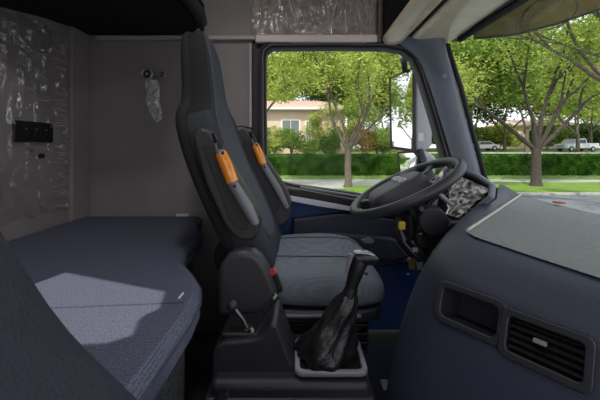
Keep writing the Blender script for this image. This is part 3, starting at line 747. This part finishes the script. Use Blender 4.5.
# face frame for cubby and vent
u = V((.587, -.81, 0)).normalized(); v = V((.30*.81, .30*.586, 1)).normalized(); nn = u.cross(v).normalized()
if nn.dot(V((-1, -1, 0))) < 0: nn = -nn
O = V((.318, .75, .693))
def FP(a, b, c=0): return O+u*a+v*b+nn*c
def cut(w, h, r, a, b, tilt=0):
    return [FP(a+x*math.cos(tilt)-y*math.sin(tilt), b+y*math.cos(tilt)+x*math.sin(tilt)) for x, y in rrect(w, h, r)]
cubA = (.070, -.034, .118, .062); venA = (.203, -.043, .118, .066)
for (a, b, w, h) in (cubA, venA):
    c = MB().prism([p-nn*.06 for p in cut(w, h, .012, a, b)], nn*.12).build('cutter', None)
    bo = d_.modifiers.new('cut', 'BOOLEAN'); bo.object = c; bo.operation = 'DIFFERENCE'; bo.solver = 'EXACT'
bake(d_)
for p in d_.data.polygons: p.use_smooth = True
d_.data.set_sharp_from_angle(angle=math.radians(35))
for c in [o for o in bpy.data.objects if o.name.startswith('cutter')]: bpy.data.objects.remove(c)
# cubby
a, b, w, h = cubA
cb = MB().ring([p+nn*-.004 for p in cut(w+.03, h+.026, .020, a, b)], [p+nn*-.004 for p in cut(w-.004, h-.004, .012, a, b)], nn*.010).build('storage_cubby', M_dashdark, dash, bevel=.004)
lp0 = cut(w, h, .012, a, b)
MB().loft([[p+nn*.002 for p in lp0], [p-nn*.07 for p in cut(w*.92, h*.9, .010, a, b)]], cap=False).add([p-nn*.07 for p in cut(w*.92, h*.9, .010, a, b)], [tuple(range(24))]).build('cubby_liner', M_console, cb, smooth=False)
# vent
a, b, w, h = venA
vt = MB().ring([p+nn*-.004 for p in cut(w+.022, h+.022, .014, a, b)], [p+nn*-.004 for p in cut(w-.006, h-.006, .008, a, b)], nn*.012).build('air_vent', M_dashdark, dash, bevel=.003)
MB().loft([[p+nn*.0 for p in cut(w, h, .010, a, b)], [p-nn*.05 for p in cut(w, h, .010, a, b)]], cap=False).add([p-nn*.05 for p in cut(w, h, .010, a, b)], [tuple(range(24))]).build('vent_duct', M_blackm, vt, smooth=False)
Mf = Matrix((( u.x, v.x, nn.x, 0), (u.y, v.y, nn.y, 0), (u.z, v.z, nn.z, 0), (0, 0, 0, 1)))
def FM(a, b, c, rot=0, ax='X'): return Matrix.Translation(FP(a, b, c)) @ Mf @ Matrix.Rotation(math.radians(rot), 4, ax)
for k in range(5):
    MB().box((-w/2+.004, -.0015, -.006), (w/2-.004, .0015, .006), FM(a, b-h/2+.012+.012*k, -.002, 35)).build('louvre', M_black, vt)
for k in range(9):
    MB().box((-.001, -h/2+.004, -.006), (.001, h/2-.004, .006), FM(a-w/2+.012+.0118*k, b, -.018, 20, 'Y')).build('vane', M_dashdark, vt)
MB().box((-.010, -.004, -.002), (.010, .004, .008), FM(a-.004, b+.006, .004)).build('vent_tab', M_frame, vt, bevel=.002)
for k, (dy, m_) in enumerate(((.024, M_black), (0, M_silver), (-.024, M_black))):
    MB().box((-.004, -.006, 0), (.004, .006, .005), FM(.1365, -.043+dy, .002)).build('vent_slider', m_, vt, bevel=.0015)
# pale mat on the dash top, following the surface
def mat0(c): return -.36*min(1, (c-3.15)/3.2)
def surf(ci, t):                     # ci: column position, t: 0..1 from row 7 to the windscreen edge
    i = min(int(ci), len(cols)-2); f = ci-i
    def row(c): 
        r = 7+t*(3 if t > 0 else 3); j = min(int(r), 9); return c[j].lerp(c[j+1], r-j)
    return row(cols[i]).lerp(row(cols[i+1]), f)
vs = []; fs = []; NU, NV = 40, 12
for i in range(NU+1):
    for j in range(NV+1):
        c_ = 3.15+(11-3.15)*i/NU; t0_ = mat0(c_); vs.append(surf(c_, t0_+(.97-t0_)*j/NV)+V((0, 0, .003)))
for i in range(NU):
    for j in range(NV):
        k = i*(NV+1)+j; fs.append((k, k+1, k+NV+2, k+NV+1))
MB().add(vs, fs).build('top_mat', M_dashtop, dash)
edge = [surf(3.15, .97-.97*j/12)+V((0, 0, .007)) for j in range(13)]
MB().tube(edge, .0042, 8).build('mat_piping', M_strip, dash)
tag(MB().box(V((.97, 1.24, .79)), V((1.0, 1.27, .796))).build('red_clip', M_red, bevel=.002), 'tiny red clip on the dash top at the windscreen base', 'clip')

# instrument cluster
ic = thing('instrument_cluster', (.68, 1.3, .78), 'hooded instrument cluster wrapped in crinkled clear film behind the steering wheel', 'instrument cluster')
face_px = [(437, 207, 1.42), (440, 186, 1.48), (448, 173, 1.52), (462, 172, 1.46), (478, 178, 1.34), (491, 187, 1.24), (490, 196, 1.19), (478, 206, 1.15), (461, 221, 1.10), (448, 222, 1.20)]
fl = [P(x, y, Y) for x, y, Y in face_px]
MB().prism([P(x, y, 1.27) for x, y in ((429, 206), (436, 183), (446, 169), (451, 170), (441, 187), (437, 206), (444, 215), (453, 221), (449, 227), (438, 218))], (0, .03, 0)).build('side_bezel', M_frame, ic, bevel=.004)
# fit onto a plane looking at the driver
cen = sum(fl, V((0, 0, 0)))/len(fl)
pn = V((-.95, -.12, .28)).normalized()
def onpl(x, y, off=0):
    d = P(x, y, 1)-V((0, 0, CZ)); t = (cen-V((0, 0, CZ))).dot(pn)/d.dot(pn); return V((0, 0, CZ))+d*t+pn*off
fl = [onpl(x, y) for x, y, Y in face_px]
ucl = V((0, 1, 0)); ucl = (ucl-pn*ucl.dot(pn)).normalized(); vcl = pn.cross(ucl).normalized()
if vcl.z < 0: vcl = -vcl
loc = [((p-cen).dot(ucl), (p-cen).dot(vcl)) for p in fl]
def CL(poly, off): return [cen+ucl*a+vcl*b+pn*off for a, b in poly]
MB().prism(CL(offset_poly(loc, .004), -.024), pn*.012).build('cluster_face', M_blackm, ic, smooth=False)
MB().ring(CL(offset_poly(loc, .015), -.012), CL(loc, -.012), pn*.024).build('hood', M_pillar, ic, bevel=.008)
MB().ring(CL(offset_poly(loc, .003), -.013), CL(offset_poly(loc, -.006), -.013), pn*.020).build('inner_bezel', M_rubber, ic, bevel=.003)
rm = Matrix((( ucl.x, vcl.x, pn.x), (ucl.y, vcl.y, pn.y), (ucl.z, vcl.z, pn.z)))
c2_ = (sum(a for a, b in loc)/len(loc), sum(b for a, b in loc)/len(loc))
for da, db, R in ((-.07, .0, .045), (.05, .0, .045), (.13, .0, .025)):
    gc = cen+ucl*(c2_[0]+da)+vcl*(c2_[1]+db)-pn*.010
    g = MB().torus(gc, R, .004, rm, 32, 8).build('gauge_ring', M_silver, ic)
    MB().box((-.001, 0, 0), (.001, R*.8, .002), Matrix.Translation(gc) @ rm.to_4x4() @ Matrix.Rotation(.9, 4, 'Z')).build('needle', M_white, g)
rnd = random.Random(9); vs = []; fs = []; N = 13
for i in range(N+1):
    for j in range(N+1):
        # bilinear patch over the face, crumpled
        A = onpl(446, 214); B = onpl(461, 219); C = onpl(490, 189); D = onpl(455, 174)
        s_, t_ = i/N, j/N
        p = (A*(1-s_)+B*s_)*(1-t_)+(D*(1-s_)+C*s_)*t_
        vs.append(p-pn*.004+pn*(rnd.uniform(0, .014))+V((0, rnd.uniform(-.004, .004), 0)))
for i in range(N):
    for j in range(N):
        k = i*(N+1)+j; fs.append((k, k+1, k+N+2, k+N+1))
MB().add(vs, fs).build('film_wrap', film_mat('crinkle', .35, scale=16, spark=1.0, rough=.35, lo=.40, hi=.56, bd=.01), ic, smooth=False)

# ------------------------------------------------------------------ mirrors outside
om = thing('side_mirror', (.78, 2.25, .8), 'tall rectangular side mirror outside the driver door window', 'mirror')
n_m = V((-.94, -.34, 0)).normalized()
tl, tr_, br, bl = P(390.5, 79, 2.45), P(412.5, 69, 2.24), P(412.5, 149, 2.24), P(392, 146, 2.45)
MB().prism([p for p in (tl, tr_, br, bl)], -n_m*.004).build('mirror_glass', M_mirror, om, smooth=False)
hp = [(389, 78, 2.46), (414.5, 66.5, 2.23), (414.5, 152, 2.23), (390.5, 149, 2.46)]
gl = [tl, tr_, br, bl]
MB().ring([P(x, y, Y)+n_m*.004 for x, y, Y in hp], gl and [p+n_m*.004 for p in gl], -n_m*.02).build('mirror_frame', M_rubber, om, bevel=.003)
s0 = [P(x, y, Y)-n_m*.012 for x, y, Y in hp]; cc0 = sum(s0, V((0, 0, 0)))/4
s1 = [cc0+(p-cc0)*1.0-n_m*.08 for p in s0]; s2 = [cc0+(p-cc0)*.85-n_m*.16 for p in s0]
MB().loft([s0, s1, s2]).build('mirror_housing', M_mhouse, om, bevel=.02)
MB().tube([P(405, 72, 2.3), P(404, 60, 2.25), P(410, 54, 2.0), P(412, 50, 1.88)], [.018, .024, .026, .026], 10).build('mirror_arm', M_rubber, om)
MB().tube([P(420, 150, 2.25), P(425, 165, 2.2), P(436, 185, 2.0), P(440, 200, 1.88)], [.022, .024, .026, .026], 10).build('mirror_arm', M_rubber, om)
MB().box(P(419, 141, 2.19), P(423, 133, 2.20)).build('label_sticker', M_white, om)
lm = thing('wide_angle_mirror', (.75, 2.25, .75), 'small convex mirror mounted beneath the tall side mirror', 'mirror')
hp = [(397.5, 152, 2.42), (414, 151, 2.24), (418, 156, 2.22), (417, 176, 2.22), (412, 182, 2.24), (400, 180, 2.42)]
s0 = [P(x, y, Y) for x, y, Y in hp]; cc0 = sum(s0, V((0, 0, 0)))/6
gi = [cc0+(p-cc0)*.88 for p in s0]
MB().ring([p+n_m*.004 for p in s0], [p+n_m*.004 for p in gi], -n_m*.03).build('mirror_frame', M_rubber, lm, bevel=.004)
cvx = [[cc0+(p-cc0)*.9 for p in s0], [cc0+(p-cc0)*.6+n_m*.006 for p in s0], [cc0+(p-cc0)*.2+n_m*.009 for p in s0]]
MB().loft(cvx).build('mirror_glass', M_mirror, lm)
MB().loft([[p-n_m*.02 for p in s0], [cc0+(p-cc0)*1.02-n_m*.10 for p in s0], [cc0+(p-cc0)*.7-n_m*.18 for p in s0]]).build('mirror_housing', M_mhouse, lm, bevel=.01)

# exterior sun visor above the windscreen
sv = thing('sun_visor', (1.0, .8, 1.5), 'tinted exterior sun visor along the top of the windscreen', 'sun visor')
secs = []
for Y, X0, X1, z in ((1.66, .87, .875, 1.55), (1.5, .90, .97, 1.513), (1.34, .91, 1.04, 1.503), (1.1, .92, 1.10, 1.497), (.7, .93, 1.14, 1.49), (.2, .93, 1.12, 1.49), (-.35, .90, 1.0, 1.49)):
    secs.append([V((X0, Y, 1.60)), V((X1, Y, z)), V((X1+.008, Y, z)), V((X0+.01, Y, 1.612))])
MB().loft(secs).build('visor_sheet', M_visor, sv, smooth=False)
MB().tube([s[1] for s in secs], .005, 8).build('visor_rim', M_dashtop, sv)
lc = V((.99, 1.32, 1.535)); el = [lc+V((.05*math.cos(a), .13*math.sin(a), -.045*math.cos(a))) for a in [2*math.pi*k/32 for k in range(33)]]
MB().tube(el, .0025, 6).build('oval_reflection', M_dashtop, sv)  # pale ring paints an oval reflection on the visor
# floor litter
tag(MB().box((.345, 1.36, .001), (.375, 1.42, .004)).build('paper_label', M_white), 'small white paper label on the floor beside the dashboard', 'label')
film('plastic_film', V((.20, 1.05, .012)), X_, Y_, Z_, .40, .62, 30, 30, .012, M_film, 11, 'crumpled clear protective film covering the driver footwell floor')

# ------------------------------------------------------------------ OUTSIDE
GZ = -1.6
M_road = mat('asphalt', srgb(104, 108, 112), .85, noise=.12, nscale=.6, bump=.4, bscale=30)
M_kerb = mat('concrete', srgb(164, 164, 154), .8, noise=.08, nscale=3)
M_grass = mat('lawn_grass', srgb(98, 128, 38), .95, noise=.25, nscale=3, bump=1, bscale=18)
M_grassb = mat('far_lawn_grass', srgb(100, 126, 60), .95, noise=.2, nscale=1.5, bump=1, bscale=12)
M_bark = mat('bark', srgb(104, 94, 82), .9, noise=.35, nscale=9, bump=1, bscale=25)
M_barkd = mat('dark_bark', srgb(70, 62, 56), .9, noise=.3, nscale=9, bump=1, bscale=25)
L_yg = leaf_mat('leaf_yellow_green', srgb(122, 142, 54), srgb(204, 214, 116), .9, .45)
L_mg = leaf_mat('leaf_mid_green', srgb(88, 120, 48), srgb(160, 184, 90), .9, .45)
L_dg = leaf_mat('leaf_deep_green', srgb(50, 82, 36), srgb(100, 130, 62), .9)
L_hedge = leaf_mat('leaf_hedge', srgb(40, 72, 24), srgb(78, 116, 44), 1.5, .25)
L_red = leaf_mat('leaf_reddish', srgb(120, 92, 48), srgb(160, 140, 70), 1.5)
struct(MB().box((-80, -40, GZ-.2), (120, 18.2, GZ)).build('ground', M_road, smooth=False))
struct(MB().box((-80, 18.2, GZ-.2), (120, 18.5, GZ+.12)).build('curb', M_kerb, bevel=.03))
struct(MB().box((-80, 18.5, GZ-.2), (120, 24.2, GZ+.10)).build('grass_verge', M_grass, smooth=False))
struct(MB().box((-80, 24.2, GZ-.2), (120, 26.3, GZ+.11)).build('sidewalk', M_kerb, smooth=False))
struct(MB().add([V((-80, 26.3, GZ+.1)), V((120, 26.3, GZ+.1)), V((120, 29, .1)), V((-80, 29, .1)), V((-80, 60, .85)), V((120, 60, .85)), V((120, 140, 1.2)), V((-80, 140, 1.2))], [(0, 1, 2, 3), (3, 2, 5, 4), (4, 5, 6, 7)]).build('far_lawn', M_grassb, smooth=False))
struct(MB().add([V((13, 33, .21)), V((90, 33, .21)), V((90, 41, .42)), V((13, 41, .42)), V((13, 46, .54)), V((26, 46, .54)), V((26, 41, .43))], [(0, 1, 2, 3), ]).build('driveway', M_kerb, solid=.06, smooth=False))

struct(MB().box((-80, 20.4, GZ), (2.75, 24.25, GZ+.115)).box((2.75, 21.9, GZ), (7.6, 24.25, GZ+.115)).build('side_path', M_kerb, smooth=False))

def leaves(mb, rnd, c, r, n, size, shape=(1, 1, 1), surf=False):
    for _ in range(n):
        while True:
            p = V((rnd.uniform(-1, 1), rnd.uniform(-1, 1), rnd.uniform(-1, 1)))
            if .05 < p.length < 1: break
        if surf: p = p.normalized()*rnd.uniform(.75, 1.0)
        q = c+V((p.x*r*shape[0], p.y*r*shape[1], p.z*r*shape[2]))
        a = V((rnd.gauss(0, 1), rnd.gauss(0, 1), rnd.gauss(0, .6))).normalized()
        b = a.cross(V((rnd.gauss(0, 1), rnd.gauss(0, 1), rnd.gauss(0, 1)))).normalized()
        s = size*rnd.uniform(.6, 1.3)
        k = len(mb.v); mb.v += [tuple(q-a*s), tuple(q+b*s*.5), tuple(q+a*s), tuple(q-b*s*.5)]; mb.f.append((k, k+1, k+2, k+3))
def fastbuild(mb, name, m, parent=None):
    me = bpy.data.meshes.new(name); me.from_pydata(mb.v, [], mb.f); me.materials.append(m)
    o = bpy.data.objects.new(name, me); COL.objects.link(o)
    if parent: attach(o, parent)
    return o
def grow(mb, rnd, p, d, ln, r, depth, tips, spread=.55):
    pts = [p]; rs = [r]; q = p.copy(); dd = d.copy()
    for k in range(4):
        dd = (dd+V((rnd.gauss(0, .12), rnd.gauss(0, .12), rnd.gauss(.03, .08)))).normalized()
        q = q+dd*ln/4; pts.append(q.copy()); rs.append(r*(1-.12*(k+1)))
    mb.tube(pts, rs, 7)
    if depth <= 1: tips += [pts[3], pts[4]]
    if depth == 0: return
    for k in range(rnd.choice((2, 3))):
        a = V((rnd.gauss(0, 1), rnd.gauss(0, 1), rnd.gauss(.2, .5))).normalized()
        grow(mb, rnd, q if k < 2 else pts[3], (dd+a*spread).normalized(), ln*.72, r*.55, depth-1, tips, spread)
def tree(base, seed, trunk_h, r, limbs, leafm, barkm, label, nleaf, lsize, clr, depth=2, group=None, ln=2.2, spread=.55, name='street_tree'):
    rnd = random.Random(seed); base = V(base)
    t = thing(name, base, label, 'tree', group)
    mb = MB(); top = base+V((0, 0, trunk_h))
    mb.tube([base, base+V((0, 0, .3)), base+V((rnd.uniform(-.05, .05), 0, trunk_h*.5)), top], [r*1.35, r*1.05, r*.95, r*.9], 12)
    tips = []
    for d in limbs:
        d = V(d); grow(mb, rnd, top-V((0, 0, .15)), d.normalized(), ln*d.length, r*.55, depth, tips, spread)
    mb.build('trunk', barkm, t)
    lf = MB(); per = max(1, nleaf//len(tips))
    for q in tips: leaves(lf, rnd, q, clr*rnd.uniform(.7, 1.2), per, lsize, (1, 1, .7))
    fastbuild(lf, 'foliage', leafm, t)
    return t
g = GZ+.1
tree((3.1, 21.2, g), 4, 2.5, .22, [(-.9, .1, 1.2), (-.25, -.2, 1.5), (.3, .2, 1.5), (1.0, 0, .95), (.5, -.7, 1.1)], L_yg, M_bark, 'slender street tree framed by the driver door window, one limb low to its right', 9000, .11, 1.35, depth=2, ln=2.3)
tree((15.6, 21.8, g), 11, 2.5, .30, [(-1.0, .3, 1.3), (-.35, -.2, 1.6), (.2, .2, 1.7), (.75, 0, 1.3), (1.3, .1, .9)], L_yg, M_barkd, 'multi-limbed street tree on the verge seen through the windscreen', 13000, .11, 1.4, depth=2, ln=2.6)
tree((17.5, 13.0, GZ), 21, 3.2, .32, [(-1.6, .6, 1.0), (-1.0, .2, 1.5), (.3, .4, 1.5), (-1.5, -.5, .9)], L_mg, M_bark, 'near tree with thick limbs arching in from beyond the dashboard edge', 9000, .075, 1.0, depth=2, ln=2.6)
tree((-4.6, 21.4, g), 31, 2.8, .25, [(-.9, .3, 1.2), (.1, -.2, 1.6), (1.0, .2, 1.0)], L_yg, M_bark, 'street tree whose leafy crown hangs into the rear edge of the door window', 15000, .11, 1.35, ln=2.4)
# hedge
rnd = random.Random(5); hb = MB()
nx = 220; x0, x1 = -70.0, 60.0
prof = [(26.9, GZ+.05), (26.8, -1.0), (26.8, -.2), (26.85, .32), (27.0, .44), (27.6, .46), (28.2, .44), (28.4, .3), (28.4, -.5), (28.4, GZ+.05)]
secs = []
for i in range(nx+1):
    X = x0+(x1-x0)*i/nx
    secs.append([V((X, y+rnd.uniform(-.05, .05), z+rnd.uniform(-.035, .035))) for y, z in prof])
hb.loft(secs)
hg = thing('hedge', (10, 27.6, GZ), 'long clipped green hedge running behind the sidewalk', 'hedge')
hb.build('hedge_body', L_hedge, hg)
lf = MB()
for _ in range(26000):
    X = rnd.uniform(-6, 32)
    if rnd.random() < .72: q = V((X, 26.8-rnd.uniform(-.02, .10), rnd.uniform(GZ+.15, .42)))
    else: q = V((X, rnd.uniform(26.8, 28.3), .44+rnd.uniform(0, .07)))
    leaves(lf, rnd, q, .03, 1, .07)
fastbuild(lf, 'foliage', L_hedge, hg)

# shrubs in front of the house
def shrub(x, y, z, r, h, m, seed, label, n=1500, s=.11):
    rnd = random.Random(seed); t = thing('shrub', (x, y, z), label, 'shrub'); h *= 1.45; n = int(n*1.8)
    st_ = MB()
    for k in range(5):
        a = rnd.uniform(0, 6.28); st_.tube([V((x, y, z-.1)), V((x+r*.3*math.cos(a), y+r*.3*math.sin(a), z+h*.5)), V((x+r*.6*math.cos(a), y+r*.6*math.sin(a), z+h*.8))], [.05, .03, .015], 5)
    st_.build('stems', M_barkd, t)
    lf = MB()
    for k in range(7):
        a = rnd.uniform(0, 6.28); c = V((x+r*.5*math.cos(a), y+r*.4*math.sin(a), z+h*rnd.uniform(.3, .75)))
        leaves(lf, rnd, c, r*.62, n//7, s, (1, 1, h/r*.42))
    fastbuild(lf, 'foliage', m, t)
lawnz = lambda y: .1+(y-29)*.75/31
for i, (px, r, h, m, lb) in enumerate(((275, 1.1, 2.2, L_yg, 'light green shrub beside the house corner'), (292, 1.2, 2.1, L_mg, 'bushy green shrub beneath the wide house window'), (310, 1.0, 1.6, L_mg, 'low green shrub beneath the narrow house window'),
        (330, 1.1, 2.1, L_dg, 'dark green shrub between the house and the street tree trunk'), (364, 1.3, 2.3, L_red, 'reddish brown shrub just past the street tree trunk'), (384, 1.4, 2.3, L_mg, 'rounded green shrub next to the reddish shrub'), (405, 1.4, 2.6, L_yg, 'pale green shrub seen behind the side mirror'), (255, 1.5, 2.4, L_dg, 'dark shrub behind the driver seat backrest line'))):
    shrub((px-300)*31/330, 31.0, lawnz(31)-.05, r, h, m, 60+i, lb)

tree((3.2, 32.6, .15), 41, .7, .09, [(-.6, 0, 1.2), (.1, .1, 1.5), (.7, 0, 1.1)], L_yg, M_bark, 'small yellow-green garden tree in front of the house corner', 4500, .10, .95, depth=1, ln=1.7, name='garden_tree')
tree((7.6, 32.5, .15), 43, 1.0, .12, [(-.7, 0, 1.2), (.1, .1, 1.6), (.8, 0, 1.2)], L_mg, M_bark, 'small green garden tree rising past the low limb of the street tree', 6000, .11, 1.1, depth=1, ln=2.2, name='garden_tree')
tree((-27, 21.5, g), 45, 2.8, .25, [(-.9, .3, 1.2), (.1, -.2, 1.6), (1.0, .2, 1.0)], L_yg, M_bark, 'street tree reflected in the tall side mirror', 7000, .14, 1.3, ln=2.4)

# house with a tiled roof
M_stucco = mat('stucco', srgb(226, 202, 178), .9, noise=.04, nscale=2)
M_tile = mat('roof_tile', srgb(190, 160, 142), .8, noise=.3, nscale=4, bump=1, bscale=8)
M_wht = mat('white_trim', srgb(236, 234, 228), .6)
M_pane = mat('house_pane', srgb(120, 128, 132), .15)
def house(name_label, x0, x1, y0, y1, z0, z1, wins, rise=1.3):
    h = thing('house', ((x0+x1)/2, y0, z0), name_label, 'house')
    MB().box((x0, y0, z0-.6), (x1, y1, z1)).build('wall', M_stucco, h, smooth=False)
    e = .6; ym = (y0+y1)/2
    MB().add([V((x0-e, y0-e, z1-.1)), V((x1+e, y0-e, z1-.1)), V((x1+e, y1+e, z1-.1)), V((x0-e, y1+e, z1-.1)), V((x0+2.5, ym, z1+rise)), V((x1-2.5, ym, z1+rise)), V((x0-e, y0-e, z1-.3)), V((x1+e, y0-e, z1-.3)), V((x1+e, y1+e, z1-.3)), V((x0-e, y1+e, z1-.3))],
             [(0, 1, 5, 4), (1, 2, 5), (2, 3, 4, 5), (3, 0, 4), (0, 6, 7, 1), (1, 7, 8, 2), (2, 8, 9, 3), (3, 9, 6, 0), (6, 9, 8, 7)]).build('roof', M_tile, h, smooth=False)
    MB().box((x0-e, y0-e-.08, z1-.32), (x1+e, y0-e, z1-.08)).build('gutter', M_wht, h, smooth=False)
    for (a, b, c, d) in wins:
        w = MB().ring([V((a-.15, y0-.06, c-.15)), V((b+.15, y0-.06, c-.15)), V((b+.15, y0-.06, d+.15)), V((a-.15, y0-.06, d+.15))], [V((a, y0-.06, c)), V((b, y0-.06, c)), V((b, y0-.06, d)), V((a, y0-.06, d))], (0, .12, 0)).build('window', M_wht, h, smooth=False)
        MB().box((a, y0-.02, c), (b, y0+.02, d)).build('window_pane', M_pane, w, smooth=False)
        MB().box(((a+b)/2-.03, y0-.05, c), ((a+b)/2+.03, y0-.01, d)).build('mullion', M_wht, w, smooth=False)
HY_ = 34.0
hx = lambda px: (px-300)*HY_/F
hz = lambda py: 1+(148-py)*HY_/F
house('beige stucco house with tiled roof and white framed windows behind the shrubs', hx(225), hx(345), HY_, HY_+9, .3, hz(107), [(hx(282.5), hx(299), hz(138), hz(120.5)), (hx(306.5), hx(310.5), hz(140), hz(122)), (hx(240), hx(255), hz(138), hz(120))])
house('distant beige house beyond the parked pickup', 46, 62, 72, 82, .9, 6.2, [(49, 51.5, 2.6, 4.3), (54, 56.5, 2.6, 4.3)])
for i, (x, y, r, h, m, lb) in enumerate(((14, 52, 3.2, 3.0, L_dg, 'broad dark shrub beyond the driveway near the windscreen pillar'), (21, 55, 3.4, 3.2, L_mg, 'broad green shrub beyond the white parked car'), (28, 58, 3.6, 3.4, L_mg, 'tall green shrub behind the verge tree trunk'),
        (35, 58, 3.4, 3.2, L_yg, 'light green shrub mass between the parked vehicles'), (42, 56, 3.4, 3.0, L_mg, 'green shrub mass behind the silver pickup'), (49, 58, 3.6, 3.4, L_dg, 'dark shrub mass past the pickup at the frame edge'), (7.5, 50, 3.0, 3.0, L_dg, 'dark shrub far behind the house corner'))):
    shrub(x, y, lawnz(y)-.1, r, h, m, 90+i, lb, 2600, .26)

house('pale house beyond the hedge behind the cab, seen in the side mirror', -74, -56, 50, 58, .7, 5.5, [(-70, -68, 2, 4), (-62, -60, 2, 4)])
# background trees
rnd = random.Random(77)
bgspec = []
specs = [(-22, 46), (-13, 50), (-6, 48), (1.5, 47), (6.5, 44), (10.5, 41), (16, 46), (22.5, 44), (27.5, 40), (31, 50), (37, 44), (44, 50), (50, 58), (20, 60), (34, 64), (56, 68), (-30, 56), (9, 62), (66, 72), (-38, 42), (-46, 32), (-56, 34), (-50, 38), (-62, 46), (-78, 54)]
for i, (x, y) in enumerate(specs):
    m = (L_yg, L_mg, L_yg, L_mg, L_dg)[i % 5]
    kind = {id(L_yg): 'yellow-green', id(L_mg): 'mid green', id(L_dg): 'dark green'}[id(m)]
    tree((x, y, lawnz(min(y, 60))-.1), 100+i, rnd.uniform(2.0, 3.0), .24, [(rnd.uniform(-1, -.5), rnd.uniform(-.4, .4), 1.1), (0, rnd.uniform(-.5, .5), 1.5), (rnd.uniform(.5, 1), rnd.uniform(-.4, .4), 1.1)], m, M_bark,
         'leafy '+kind+' tree in the belt beyond the hedge', 9500, .27, 3.3, depth=1, group=kind+' trees beyond the hedge', ln=5.6, name='leafy_tree')

# vehicles far off
M_car = mat('silver_paint', srgb(190, 196, 204), .3, metal=.3); M_carw = mat('white_paint', srgb(232, 234, 236), .3); M_cgl = mat('car_glass', srgb(50, 60, 70), .1); M_tyre = mat('tyre', srgb(24, 24, 26), .8)
def vehicle(name, x, y, z, L, prof, cab, label, cat, paint, rot=0):
    t = thing(name, (x, y, z), label, cat); Wd = 1.8
    R = Matrix.Translation(V((x, y, z))) @ Matrix.Rotation(rot, 4, 'Z')
    MB().prism([R @ V((a, -Wd/2, b)) for a, b in prof], (R.to_3x3() @ V((0, Wd, 0)))).build('body', paint, t, bevel=.08)
    MB().prism([R @ V((a, -Wd/2-.02, b)) for a, b in cab], (R.to_3x3() @ V((0, Wd+.04, 0)))).build('window_glass', M_cgl, t, bevel=.02)
    for wx in (-L*.31, L*.31):
        for s in (-1, 1):
            w = MB().cyl(R @ V((wx, s*Wd/2-.12*s, .36)), R @ V((wx, s*Wd/2+.04*s, .36)), .37, 20).build('wheel', M_tyre, t, bevel=.03)
            MB().cyl(R @ V((wx, s*Wd/2, .36)), R @ V((wx, s*Wd/2+.05*s, .36)), .2, 16).build('hubcap', M_silver, w)
    for s in (-1, 1):
        MB().box((-L/2-.02, s*.75-.14, .7), (-L/2+.05, s*.75+.14, .85), R).build('headlight', M_wht, t, bevel=.02)
pick = [(-2.6, .4), (-2.6, .95), (-2.4, 1.05), (-1.3, 1.1), (-.8, 1.75), (.6, 1.8), (.85, 1.15), (2.6, 1.15), (2.6, .45)]
vehicle('pickup_truck', 38.5, 46, lawnz(46), 5.2, pick, [(-1.15, 1.12), (-.72, 1.65), (.5, 1.68), (.62, 1.12)], 'silver pickup truck parked on the far driveway past the trees', 'pickup truck', M_car, .1)
sed = [(-2.2, .3), (-2.2, .75), (-1.2, .9), (-.6, 1.4), (.8, 1.42), (1.5, .95), (2.2, .9), (2.2, .35)]
vehicle('car', 27.6, 50, lawnz(50), 4.4, sed, [(-1.05, .92), (-.52, 1.33), (.74, 1.35), (1.3, .94)], 'white car parked far off behind the hedge beside a thin trunk', 'car', M_carw)

# unseen fill lamp added at the ceiling to brighten the cab interior
dl = thing('fill_lamp', (-.30, .75, 2.10), 'round fill lamp added on the cab ceiling to brighten the interior', 'lamp')
MB().cyl(V((-.30, .75, 2.098)), V((-.30, .75, 2.08)), .09, 28).build('fill_lamp_base', M_strip, dl, bevel=.004)
Ld = bpy.data.lights.new('fill_light', 'AREA'); Ld.shape = 'DISK'; Ld.size = .16; Ld.energy = 4.1; Ld.color = (1, .96, .92)
Lo = bpy.data.objects.new('fill_light', Ld); COL.objects.link(Lo); Lo.location = (-.30, .75, 2.075)
